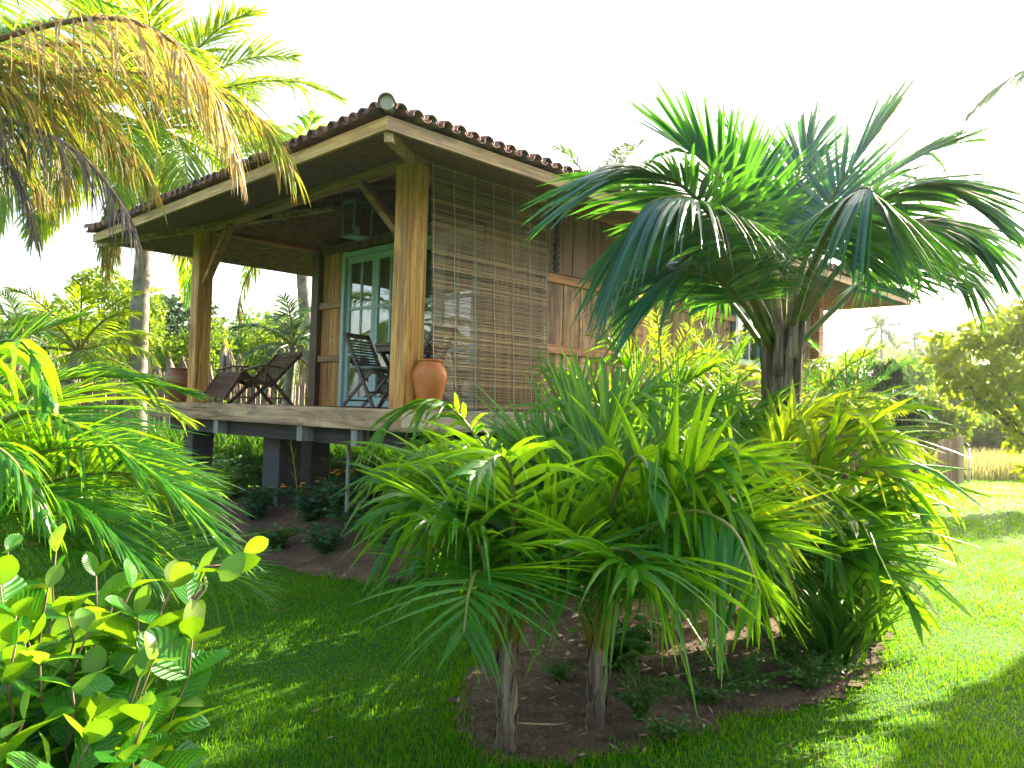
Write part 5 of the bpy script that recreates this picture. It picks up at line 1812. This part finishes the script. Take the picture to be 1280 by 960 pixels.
# far wood on the hills
def far_wood():
    r = np.random.default_rng(5)
    mb = MB()
    C, R = [], []
    for i in range(420):
        x, y = r.uniform(14, 130), r.uniform(62, 150)
        if abs(x - y * 0.5) > y * 0.45:
            continue
        z = float(ground_z(x, y))
        s = r.uniform(1.2, 2.8)
        C.append((x, y, z + s * 0.7))
        R.append((s, s, s * r.uniform(0.7, 1.1)))
    leaf_cloud(C, R, 26000, 0.55, r, 0.0, 1.4, mb)
    tag(mb.build('far_wood', M['crown_green']), 'wooded hillside far behind the right lawn fading into bright haze', 'wood', kind='stuff')
    C, R = [], []
    for i in range(200):
        x, y = r.uniform(-70, 10), r.uniform(40, 80)
        s = r.uniform(1.5, 3.0)
        C.append((x, y, s * 0.6))
        R.append((s, s, s))
    tag(leaf_cloud(C, R, 9000, 0.5, r, 0.0, 1.4).build('far_wood', M['crown_green']), 'low distant wood behind the left fence', 'wood', kind='stuff')


far_wood()
for (px, py, dep, h_, lab) in ((1102, 412, 60, 6.0, 'tiny single palm silhouette standing above the hazy hill'), (1144, 428, 70, 5.0, 'tiny palm head on the ridge of the hazy hill')):
    c = at(px, py, dep)
    gz = float(ground_z(c.x, c.y))
    coconut('far_palm', lab, Vector((c.x, c.y, gz)), c, 10, 1.7, 0.7, 0.12, 'palm_blue', 0, px, (0.16, 0.12), pairs=16, group='far palms on the hill')


# ------------------------------------------------------------------ fences, gate, post
def stake_fence():
    a, b = at(-120, 500, 18.5), at(545, 500, 17.0)
    a.z = b.z = 0
    o = empty('stake_fence', a)
    tag(o, 'rustic fence of grey upright palm stakes behind the left lawn', 'fence')
    d = (b - a)
    L = d.length
    dn = d.normalized()
    r = np.random.default_rng(9)
    mb, x = MB(), 0.0
    while x < L:
        w = r.uniform(0.06, 0.13)
        h = r.uniform(1.75, 2.15)
        p = dn * (x + w / 2)
        q = p + Vector((r.normal(0, 0.03), r.normal(0, 0.03), h))
        mb.bar(p + Vector((0, 0, -0.1)), q, w * 0.85, 0.035, up=(0, 1, 0))
        x += w + r.uniform(0.005, 0.05)
    mb.build('stakes', M['fence'], o)
    for z in (0.5, 1.35):
        MB().bar(Vector((0, 0.06, z)), d + Vector((0, 0.06, z)), 0.05, 0.09).build('rail', M['rail_u'], o)
    MB().bar(dn * (L * 0.8) + Vector((0, -0.08, 1.78)), d * 1.02 + Vector((0, -0.08, 1.78)), 0.06, 0.13).build('rail', M['rail_v'], o)
    return o, a, dn, L


FO, FA, FD, FL = stake_fence()
r_ = np.random.default_rng(19)
for i, px in enumerate((138, 158, 176, 200, 213, 226, 243, 264, 276, 292, 300, 312, 345, 362, 375, 388, 418, 430, 462, 500)):
    # withered leaves hung over the top of the fence
    t = np.interp(px, (-120, 545), (0, 1)) * FL
    pos = FA + FD * t + Vector((0, -0.12, 0))
    top = 2.3 + r_.uniform(-0.1, 0.6)
    hl = r_.uniform(0.9, 1.5)
    mb = MB()
    nl = 34
    a = r_.uniform(0, 6.28, nl)
    rad = r_.uniform(0.02, 0.13, nl) * np.where(np.cos(a) > 0, 1.3, 0.6)
    P0 = np.stack([r_.normal(0, 0.015, nl), r_.normal(0, 0.015, nl), np.full(nl, top) - r_.uniform(0, 0.08, nl)], 1)
    P2 = np.stack([np.cos(a) * rad, np.sin(a) * rad * 0.6 - 0.03, top - hl * r_.uniform(0.55, 1.0, nl)], 1)
    P1 = (P0 + P2) / 2 + np.stack([np.cos(a) * rad * 0.35, np.sin(a) * rad * 0.2, np.full(nl, 0.05)], 1)
    w = np.stack([np.sin(a), -np.cos(a), np.zeros(nl)], 1) * 0.036
    V = np.stack([P0 - w * 0.4, P0 + w * 0.4, P1 + w, P1 - w, P2 + w * 0.25, P2 - w * 0.25], 1).reshape(-1, 3)
    b_ = (np.arange(nl) * 6)[:, None]
    F = np.concatenate([b_ + np.array([[0, 1, 2, 3]]), b_ + np.array([[3, 2, 4, 5]])])
    mb.add(V, F)
    o = mb.build('dry_leaf_bundle', M['bundle'])
    o.location = pos
    tag(o, 'withered palm leaf bundle draped over the stake fence', 'leaf bundle', 'withered leaf bundles hung on the stake fence')


def gate():
    D = 19.6
    p = at(1186, 600, D)
    o = empty('garden_gate', (p.x, p.y, 0), -0.15)
    tag(o, 'weathered wooden plank gate with thick post and slanting prop at the lawn edge', 'gate')
    mb = MB()
    r = np.random.default_rng(2)
    for i in range(5):
        x = -0.26 + i * 0.085
        mb.box((x, -0.015, 0.03), (x + 0.075, 0.015, 1.05 + r.uniform(-0.02, 0.03)))
    mb.build('boards', M['gate'], o, bevel=0.003)
    MB().box((0.18, -0.07, -0.1), (0.32, 0.07, 1.16)).build('post', M['gate'], o, bevel=0.01)
    MB().bar((0.16, -0.05, 0.85), (-0.85, -0.25, 0.0), 0.06, 0.06).build('prop', M['gate'], o)
    MB().box((-0.26, 0.017, 0.25), (0.178, 0.045, 0.33)).box((-0.26, 0.017, 0.8), (0.178, 0.045, 0.88)).build('crossbar', M['gate'], o)


gate()
# wire fence posts running right from the gate
for i, (px, D) in enumerate(((1211, 19.9),)):
    p = at(px, 598, D)
    mb = MB()
    mb.tube([(0, 0, -0.1), (0.01, 0, 0.5), (0, 0, 0.85)], [0.035, 0.032, 0.03], 7)
    o = mb.build('fence_post', M['white' if i == 0 else 'bark'], None, True)
    o.location = (p.x, p.y, 0)
    tag(o, ('thin pale stake standing just right of the wooden gate', 'thin dark stake near the right edge in front of the pale grass')[i], 'post')


def plank_stand():
    D = 15.0
    p = at(1137, 590, D)
    o = empty('plank_rest', (p.x, p.y, 0))
    tag(o, 'rough plank resting level on thin red brown posts beside the drooping tree', 'stand')
    MB().tube([(0, 0, -0.1), (0.02, 0, 0.9), (-0.03, 0.01, 1.95)], [0.05, 0.045, 0.035], 8).build('post', M['rail_v'], o, True)
    MB().tube([(-0.55, 0.05, -0.1), (-0.53, 0.05, 0.8)], [0.04, 0.035], 8).build('post', M['rail_v'], o, True)
    MB().bar((-0.9, 0.0, 0.80), (0.10, -0.07, 0.85), 0.16, 0.10).build('plank', M['deck_v'], o, bevel=0.006)
    MB().bar((0.102, -0.071, 0.85), (0.24, -0.08, 0.87), 0.15, 0.09).build('sunlit_plank_end', M['white'], o, bevel=0.006)  # white colour stands for sunlight on the end of the plank


plank_stand()


def blades_patch(name, label, cat, x0, x1, y0, y1, n, h, w, mat, seed, mask=None):
    r = np.random.default_rng(seed)
    x, y = r.uniform(x0, x1, n), r.uniform(y0, y1, n)
    z = ground_z(x, y)
    a, la = r.uniform(0, 6.28, n), r.uniform(0, 6.28, n)
    hh = h * r.uniform(0.5, 1.25, n)
    wv = np.stack([np.cos(a), np.sin(a), np.zeros(n)], 1) * (w / 2)
    b = np.stack([x, y, z], 1)
    ld = np.stack([np.cos(la), np.sin(la), np.zeros(n)], 1) * (hh * r.uniform(0.05, 0.5, n))[:, None]
    m = b + ld * 0.35 + np.array([0, 0, 1.0]) * (hh * 0.6)[:, None]
    t = b + ld + np.array([0, 0, 1.0]) * hh[:, None]
    V = np.stack([b - wv, b + wv, m + wv * 0.8, m - wv * 0.8, t + wv * 0.1, t - wv * 0.1], 1).reshape(-1, 3)
    q = (np.arange(n) * 6)[:, None]
    F = np.concatenate([q + np.array([[0, 1, 2, 3]]), q + np.array([[3, 2, 4, 5]])])
    o = MB().add(V, F).build(name, M[mat])
    tag(o, label, cat, kind='stuff')
    return o


blades_patch('tall_grass', 'tall pale dry grass field beyond the gate on the right', 'grass', 9.0, 20.0, 20.6, 27.0, 14000, 0.6, 0.025, 'tall_grass', 3)
blades_patch('undergrowth', 'green grassy undergrowth left of the gate', 'undergrowth', 6.0, 10.6, 19.5, 22.0, 6000, 0.6, 0.035, 'small', 4)
blades_patch('undergrowth', 'tangled green undergrowth at the foot of the stake fence', 'undergrowth', -12.0, -1.2, 15.0, 16.9, 11000, 0.85, 0.04, 'lily', 6)


# ------------------------------------------------------------------ bedding plants
def ovate(L, W, r, segs=6, curl=0.25, fold=0.18, wave=0.02):
    """one broad leaf along +x, face up; returns vertex grid (segs+1, 5)"""
    q = np.linspace(0, 1, segs + 1)
    pr = np.sin(np.pi * np.clip(q, 0, 1) ** 1.15) ** 0.6
    pr[0], pr[-1] = 0.06, 0.02
    o = np.array([-1, -0.5, 0, 0.5, 1.0])
    x = np.repeat((q * L)[:, None], 5, 1)
    y = pr[:, None] * W / 2 * o[None, :]
    z = -curl * L * (q ** 2)[:, None] + fold * np.abs(y) + wave * np.sin(q * 9 + r.uniform(0, 6))[:, None] * np.abs(o)[None, :] * W
    uv = np.stack([np.repeat(o[None, :] * 0.5 + 0.5, segs + 1, 0), np.repeat(q[:, None], 5, 1)], -1)
    return np.stack([x, y, z], -1), uv


def add_leaf(mb, pos, direction, L, W, r, mat=0, **kw):
    g, uv = ovate(L, W, r, **kw)
    d = Vector(direction).normalized()
    s = Vector((0, 0, 1)).cross(d)
    if s.length < 1e-3:
        s = Vector((1, 0, 0))
    s.normalize()
    n = d.cross(s)
    tw = r.normal(0, 0.6)
    s2 = s * math.cos(tw) + n * math.sin(tw)
    n2 = d.cross(s2)
    Mx = np.array([tuple(d), tuple(s2), tuple(n2)])
    V = g.reshape(-1, 3) @ Mx + np.array(tuple(pos))
    k = g.shape[0]
    F = [(i * 5 + j, i * 5 + j + 1, (i + 1) * 5 + j + 1, (i + 1) * 5 + j) for i in range(k - 1) for j in range(4)]
    mb.add(V, F, uv.reshape(-1, 2), mat)


def veined_leaf_mat():
    m = leaf_mat('veined_leaf', (0.010, 0.10, 0.008), (0.035, 0.19, 0.010), (0.32, 0.62, 0.010), 0.42, 0.28, 3, bump=0.0)
    nt = m.node_tree
    p = nt.nodes['Principled BSDF']
    uvn = nt.nodes.new('ShaderNodeUVMap')
    sep = nt.nodes.new('ShaderNodeSeparateXYZ')
    nt.links.new(uvn.outputs[0], sep.inputs[0])
    a = N(nt, 'ShaderNodeMath', operation='SUBTRACT', i_1=0.5)
    nt.links.new(sep.outputs[0], a.inputs[0])
    b = N(nt, 'ShaderNodeMath', operation='ABSOLUTE')
    nt.links.new(a.outputs[0], b.inputs[0])
    c = N(nt, 'ShaderNodeMath', operation='MULTIPLY_ADD', i_1=-0.55)
    nt.links.new(b.outputs[0], c.inputs[0])
    nt.links.new(sep.outputs[1], c.inputs[2])
    d = N(nt, 'ShaderNodeMath', operation='MULTIPLY', i_1=58.0)
    nt.links.new(c.outputs[0], d.inputs[0])
    s = N(nt, 'ShaderNodeMath', operation='SINE')
    nt.links.new(d.outputs[0], s.inputs[0])
    bp = N(nt, 'ShaderNodeBump', i_Strength=0.4, i_Distance=0.003)
    nt.links.new(s.outputs[0], bp.inputs['Height'])
    nt.links.new(bp.outputs[0], p.inputs['Normal'])
    return m


M['veined'] = veined_leaf_mat()


def corner_shrub():
    D = 1.55
    base = at(40, 1250, D)
    base.z = 0
    o = empty('broad_leaf_shrub', base)
    tag(o, 'sunlit shrub with big oval ribbed leaves in the lower left corner', 'shrub')
    r = np.random.default_rng(12)
    st, lf = MB(), MB()
    loc = np.array(tuple(base))
    twigs = [  # tip places on the picture and their distance
        (305, 690, 1.6), (250, 730, 1.6), (215, 735, 1.55), (240, 800, 1.5), (165, 735, 1.6), (120, 720, 1.7), (60, 735, 1.6), (20, 770, 1.5), (110, 790, 1.45),
        (50, 830, 1.35), (150, 840, 1.45), (190, 830, 1.4), (90, 860, 1.35), (160, 900, 1.35), (30, 900, 1.3), (110, 930, 1.25), (180, 950, 1.35), (10, 690, 1.8), (70, 690, 1.9),
        (-20, 830, 1.4), (210, 880, 1.6), (60, 960, 1.25), (130, 985, 1.25), (-10, 960, 1.25), (140, 760, 1.75), (200, 780, 1.65), (85, 770, 1.55), (0, 730, 1.65), (35, 800, 1.6), (120, 830, 1.6), (70, 900, 1.5), (170, 860, 1.6), (10, 860, 1.55), (100, 900, 1.5), (145, 940, 1.5)]
    for _ in range(30):
        twigs.append((r.uniform(-30, 205), r.uniform(770, 960), r.uniform(1.3, 1.7)))
    for i, (px, py, d) in enumerate(twigs):
        tip = np.array(tuple(at(px, py, d))) - loc
        root = np.array([r.normal(0, 0.10) - 0.12, r.normal(0, 0.08) + 0.12, 0.05])
        m1 = root * 0.4 + tip * 0.6 + np.array([0, 0, -0.10])
        if i == 0:
            m1 = np.array(tuple(at(225, 790, 1.6))) - loc
        C = catmull([root, m1, tip], 16)
        C[1:-1] += r.normal(0, 0.012, (14, 3))
        st.tube(C, np.linspace(0.008, 0.0018, 16), 5)
        T = nrm(np.gradient(C, axis=0))
        if i == 0:
            nodes_ = [13, 15]
        else:
            nodes_ = [3, 4, 5, 6, 7, 8, 9, 10, 11, 12, 13, 14, 15]
        for k, j in enumerate(nodes_):
            a = r.uniform(0, 6.28)
            for sgn in ((0, math.pi)):
                side = np.array([math.cos(a + sgn), math.sin(a + sgn), 0.0])
                young = j >= 15
                dirn = nrm(side * (0.6 if young else 0.9) + T[j] * (0.7 if young else 0.3) + r.normal(0, 0.3, 3) + np.array([0, 0, r.uniform(-0.2, 0.5)]))
                L = r.uniform(0.05, 0.08) if young else r.uniform(0.075, 0.14)
                if i == 0:
                    L = min(L, 0.075)
                add_leaf(lf, C[j], tuple(dirn), L, L * r.uniform(0.54, 0.7), r, 1 if (young and r.random() < 0.4) else 0, curl=r.uniform(-0.05, 0.4), fold=r.uniform(0.02, 0.28), segs=8)
    st.build('stem', M['rachis_brown'], o, True)
    lf.build('foliage', [M['veined'], M['young']], o, True)


corner_shrub()


def small_plant(name, label, cat, pos, h, spread, nst, leaf, mat, seed, group=None, flowers=0, fmat='orange_flower'):
    r = np.random.default_rng(seed)
    o = empty(name, tuple(pos))
    tag(o, label, cat, group)
    st, lf = MB(), MB()
    tips = []
    for i in range(nst):
        a, q = r.uniform(0, 6.28), r.random() ** 0.5
        tip = np.array([math.cos(a) * spread * q, math.sin(a) * spread * q, h * r.uniform(0.55, 1.0)])
        C = catmull([(0, 0, -0.03), (tip[0] * 0.35, tip[1] * 0.35, tip[2] * 0.6), tip], 9)
        st.tube(C, np.linspace(0.006, 0.002, 9), 4)
        tips.append(tip)
        for j in range(2, 9):
            for s in range(2):
                b = r.uniform(0, 6.28)
                add_leaf(lf, C[j], (math.cos(b), math.sin(b), r.uniform(-0.3, 0.7)), leaf * r.uniform(0.6, 1.2), leaf * r.uniform(0.3, 0.5), r, segs=3)
    st.build('stem', M['small'], o)
    lf.build('foliage', M[mat], o)
    if flowers:
        for t in sorted(tips, key=lambda t: -t[2])[:flowers]:
            for k in range(3):
                c = t + r.normal(0, 0.022, 3) + np.array([0, 0, 0.012])
                fl = MB().lathe([(0.0, 0.0), (0.010, 0.004), (0.020, 0.012), (0.014, 0.017), (0.0, 0.018)], 9, tuple(c))
                fl.build('flower', M[fmat], o)
    return o


def on_bed(px, py):
    p = on_ground(px, py)
    for _ in range(6):
        p = on_ground(px, py, float(ground_z(p.x, p.y)))
    return p


GB = 'bedding plants on the soil under the porch'
for (px, py, h, sp, n, lf, mt, fl, lab) in (
    (392, 662, 0.42, 0.26, 16, 0.09, 'small_dark', 3, 'orange flowered bedding plant in front of the near pier'),
    (425, 655, 0.46, 0.24, 14, 0.09, 'small_dark', 4, 'orange flowered bedding plant right of the near pier'),
    (318, 660, 0.40, 0.25, 14, 0.10, 'small_dark', 0, 'bluish leafy bedding plant left of the near pier'),
    (470, 640, 0.5, 0.3, 15, 0.12, 'small', 0, 'leafy green bedding plant beside the white drain pipe'),
    (455, 680, 0.35, 0.3, 14, 0.09, 'small_dark', 0, 'low dark bedding plant at the front of the house bed'),
    (300, 600, 0.55, 0.3, 14, 0.10, 'small', 0, 'leafy shrub in shade under the left part of the deck'),
    (265, 610, 0.5, 0.35, 14, 0.10, 'small_dark', 0, 'dark shrub below the left porch post'),
    (520, 680, 0.5, 0.35, 16, 0.11, 'small_dark', 0, 'dark leafy plant under the deck corner'),
    (345, 690, 0.22, 0.22, 12, 0.07, 'small', 0, 'low green plant at the lawn edge left of the orange flowers'),
    (405, 695, 0.25, 0.22, 13, 0.07, 'small_dark', 0, 'low dark plant at the lawn edge below the orange flowers'),
    (500, 705, 0.35, 0.3, 16, 0.09, 'small', 0, 'green plant at the lawn edge near the drooping frond'),
    (440, 625, 0.5, 0.3, 16, 0.10, 'small', 0, 'leafy plant between the pier and the drain pipe'),
    (285, 640, 0.5, 0.3, 16, 0.12, 'small', 0, 'leafy green plant at the left end of the house bed'),
    (330, 615, 0.35, 0.3, 14, 0.09, 'small_dark', 0, 'shaded plant behind the bluish bedding plant'),
    (240, 640, 0.45, 0.35, 16, 0.11, 'small', 0, 'leafy plant on the lawn side of the left porch pier'),
):
    small_plant('bedding_plant', lab, 'plant', on_bed(px, py), h * 1.2, sp * 1.35, int(n * 1.8), lf * 1.15, mt, px, GB, fl)
GC = 'small weeds in the middle planting bed'
for (px, py, h, sp, n, lf, lab) in (
    (800, 905, 0.24, 0.16, 16, 0.035, 'small leaved weed right of the orange stalked young palm'),
    (835, 925, 0.10, 0.12, 10, 0.03, 'low weed at the front edge of the middle bed'),
    (880, 880, 0.12, 0.2, 16, 0.035, 'low weed under the hanging palm leaves'),
    (930, 862, 0.14, 0.22, 18, 0.04, 'leafy weed left of the strap leaved clump'),
    (1010, 862, 0.16, 0.24, 20, 0.04, 'sunlit weed at the foot of the strap leaved clump'),
    (985, 830, 0.15, 0.2, 16, 0.04, 'weed behind the sunlit weed at the right of the bed'),
    (700, 850, 0.10, 0.10, 8, 0.04, 'tiny weed between the two young palm trunks'),
    (775, 840, 0.22, 0.16, 8, 0.12, 'broad leaved seedling behind the orange stalked palm'),
):
    small_plant('weed', lab, 'plant', on_bed(px, py), h * 1.2, sp * 1.4, int(n * 1.8), lf, 'small', px + 7, GC)


def strap_clump(px, py, n, L, label, seed, spread=0.6):
    p = on_bed(px, py)
    o = empty('strap_leaf_clump', p)
    tag(o, label, 'plant', 'strap leaved clumps at the right of the bed')
    r = np.random.default_rng(seed)
    mb = MB()
    K = 9
    for i in range(n):
        a = r.uniform(0, 6.28)
        el = r.uniform(0.85, 1.5)
        C = np.array(arc((r.normal(0, 0.05), r.normal(0, 0.05), 0.0), a, el, L * r.uniform(0.6, 1.15), r.uniform(0.6, 2.1) * spread, K))
        T = nrm(np.gradient(C, axis=0))
        s = nrm(np.cross(T, np.array([0, 0, 1.0])) + 1e-6)
        nn = np.cross(s, T)
        q = np.linspace(0, 1, K + 1)
        w = 0.017 * r.uniform(0.8, 1.4) * np.minimum(1, 0.6 + q * 2) * (1 - q ** 3) + 0.001
        V = np.stack([C - s * w[:, None], C - nn * (w * 0.35)[:, None], C + s * w[:, None]], 1)
        uv = np.stack([np.tile([0, 0.5, 1.0], (K + 1, 1)), np.repeat(q[:, None], 3, 1)], -1)
        F = [(k * 3 + j, k * 3 + j + 1, (k + 1) * 3 + j + 1, (k + 1) * 3 + j) for k in range(K) for j in range(2)]
        mb.add(V.reshape(-1, 3), F, uv.reshape(-1, 2))
    mb.build('foliage', M['lily'], o, True)
    return o


strap_clump(1042, 840, 80, 0.85, 'dense clump of dark strap leaves at the right end of the bed', 3)
strap_clump(1085, 800, 55, 0.75, 'sunlit clump of strap leaves spilling onto the lawn', 5)
strap_clump(1000, 800, 55, 0.8, 'strap leaved clump behind the broad hanging palm leaves', 6)

# thin leafless frond by the pier
p = on_bed(370, 660)
th = empty('thin_frond', p)
tag(th, 'single thin upright palm seedling with narrow leaflets in front of the pier', 'plant')
c0 = np.array([0, 0, 0.0])
t1 = np.array(tuple(at(371, 610, p.y) - p))
t2 = np.array(tuple(at(362, 540, p.y) - p))
frond([c0, t1, t2], 9, 0.30, 0.011, 0.15, 0.25, 62, 30, 0.1, 0.0, (0.010, 0.004), 5, 0.1, 0.1, 0.3, seed=4).build('frond', [M['palm'], M['rachis']], th)

# spiky date palm and companions along the side wall
def date_palm(px, py, D, n, L, label, seed, mat='palm', leaf=0.16, w=0.012, pairs=44, group='feathery palms along the side wall', lift=0.35, droop=0.2):
    p = at(px, py, D)
    base = Vector((p.x, p.y, float(ground_z(p.x, p.y))))
    o = empty('date_palm', base)
    tag(o, label, 'palm', group)
    top = np.array([0, 0, p.z - base.z])
    trunk_mesh([(0, 0, -0.1), tuple(top * 0.5), tuple(top)], [0.1, 0.085, 0.08], 16, 0.1, seed, 10).build('trunk', M['trunk_dark'], o, True)
    r = np.random.default_rng(seed)
    for i in range(n):
        k = i / (n - 1)
        f = frond(arc(top, i * 2.4 + seed, 1.4 - 1.15 * k, L * r.uniform(0.85, 1.1), 0.7 + 0.8 * k, 6), pairs, leaf, w, 0.14, droop, 58, 30, lift, r.normal(0, 0.3), (0.012, 0.003), 3, 0.12, 0.35, 0.5, (0.6, 0.5), seed * 50 + i)
        f.build('frond', [M[mat], M['rachis']], o)
    return o


date_palm(828, 500, 8.2, 20, 1.05, 'feathery spiky palm in front of the wide wall boards', 4, 'palm_lit')
date_palm(905, 500, 8.8, 18, 0.95, 'feathery dark palm left of the stout palm trunk', 6, 'palm')
date_palm(1060, 520, 8.6, 16, 0.95, 'feathery palm right of the stout palm trunk', 9, 'palm_dark')
small_plant('flowering_shrub', 'shrub with a few red pink flowers against the side wall', 'shrub', (at(868, 560, 10.4).x, 10.2, 0), 2.6, 0.4, 14, 0.12, 'small', 92, None, 5, 'pink_flower')
small_plant('flowering_shrub', 'leafy shrub filling the gap under the far side wall', 'shrub', (at(930, 560, 9.8).x, 9.8, 0), 1.5, 0.7, 26, 0.14, 'small', 93)

# fallen stalks and dry twigs on the soil
for i, (a, b, c, lab) in enumerate((((645, 908), (700, 909), (715, 905), 'straight pale fallen stalk lying across the soil between the trunks'), ((806, 806), (835, 845), (862, 890), 'dry broken frond stalk leaning over the soil'), ((850, 850), (858, 872), (868, 892), 'short dry twig beside the broken frond stalk'))):
    P = [on_bed(*q) for q in (a, b, c)]
    if i == 1:
        P[0].z += 0.26
        P[1].z += 0.12
    mb = MB()
    mb.tube(catmull([tuple(q + Vector((0, 0, 0.012))) for q in P], 12), np.linspace(0.008, 0.003, 12), 6)
    tag(mb.build('fallen_stalk', M['rachis_brown'] if i else M['dry_stalk'], None, True), lab, 'stalk', 'fallen stalks on the bed')


# dead leaf litter and clods on the two beds
def litter(name, label, poly, n, size, seed):
    r = np.random.default_rng(seed)
    lo, hi = poly.min(0), poly.max(0)
    q = r.uniform(lo, hi, (n * 3, 2))
    q = q[inside(poly, q[:, 0], q[:, 1])][:n]
    n = len(q)
    p = np.column_stack([q, ground_z(q[:, 0], q[:, 1]) + 0.022])
    a = r.uniform(0, 6.28, n)
    d = np.stack([np.cos(a), np.sin(a), r.normal(0, 0.25, n)], 1)
    w = nrm(np.cross(d, np.stack([r.normal(0, 0.4, n), r.normal(0, 0.4, n), np.ones(n)], 1)))
    s = (size * r.uniform(0.4, 1.6, n))[:, None]
    V = np.stack([p - d * s, p + w * s * 0.28, p + d * s, p - w * s * 0.28], 1).reshape(-1, 3)
    tag(MB().add(V, np.arange(n * 4).reshape(n, 4)).build(name, M['litter']), label, 'litter', kind='stuff')


M['litter'] = crown_mat('dead_litter', (0.08, 0.045, 0.025), (0.42, 0.30, 0.18), (0.2, 0.13, 0.06), 0.15, 0.8)
litter('leaf_litter', 'brown dead leaf scraps strewn over the middle bed', BED1, 1500, 0.022, 8)
litter('leaf_litter', 'dead leaf scraps on the shaded soil under the porch', BED2, 900, 0.028, 9)


# ------------------------------------------------------------------ evening haze over the garden
def haze():
    m = bpy.data.materials.new('haze_air')
    m.use_nodes = True
    nt = m.node_tree
    nt.nodes.clear()
    out = nt.nodes.new('ShaderNodeOutputMaterial')
    v = nt.nodes.new('ShaderNodeVolumePrincipled')
    v.inputs['Color'].default_value = (0.95, 0.97, 1.0, 1)
    v.inputs['Density'].default_value = 0.0007
    v.inputs['Anisotropy'].default_value = 0.78
    nt.links.new(v.outputs[0], out.inputs['Volume'])
    o = MB().box((-1300, -600, -1.6), (1300, 2200, 32.0)).build('haze', m)
    tag(o, 'thin pale evening haze in the air over the garden and hill', 'haze', kind='stuff')


haze()

lawn_outline = np.array([(-3.2, 3.0), (-0.5, 2.6), (2.2, 3.0), (5.5, 7.0), (7.0, 14.0), (3.0, 12.0), (1.8, 6.5), (-0.6, 4.2), (-1.8, 6.6), (-3.6, 6.5)])
litter('lawn_litter', 'few dry leaf scraps and clippings lying on the lawn', lawn_outline, 260, 0.02, 10)


def clods(label, poly, n, seed):
    """crumbs of soil on a bed"""
    r = np.random.default_rng(seed)
    q = r.uniform(poly.min(0), poly.max(0), (n * 3, 2))
    q = q[inside(poly, q[:, 0], q[:, 1])][:n]
    n = len(q)
    p = np.column_stack([q, ground_z(q[:, 0], q[:, 1]) + 0.012])
    s_ = (0.012 * r.uniform(0.3, 1.0, n) ** 2 + 0.003)
    U = np.array([[1, 0, 0], [0, 1, 0], [-1, 0, 0], [0, -1, 0], [0, 0, 0.8], [0, 0, -0.8]], float)
    V = p[:, None, :] + U[None] * s_[:, None, None] * r.uniform(0.6, 1.4, (n, 6, 1))
    T = np.array([[0, 1, 4], [1, 2, 4], [2, 3, 4], [3, 0, 4], [1, 0, 5], [2, 1, 5], [3, 2, 5], [0, 3, 5]])
    F = (np.arange(n) * 6)[:, None, None] + T[None]
    tag(MB().add(V.reshape(-1, 3), F.reshape(-1, 3)).build('soil_clods', M['soil']), label, 'soil clods', kind='stuff')


clods('crumbs and clods of soil scattered over the middle bed', BED1, 4500, 21)
clods('crumbs and clods of soil on the mound under the porch', BED2, 3500, 22)
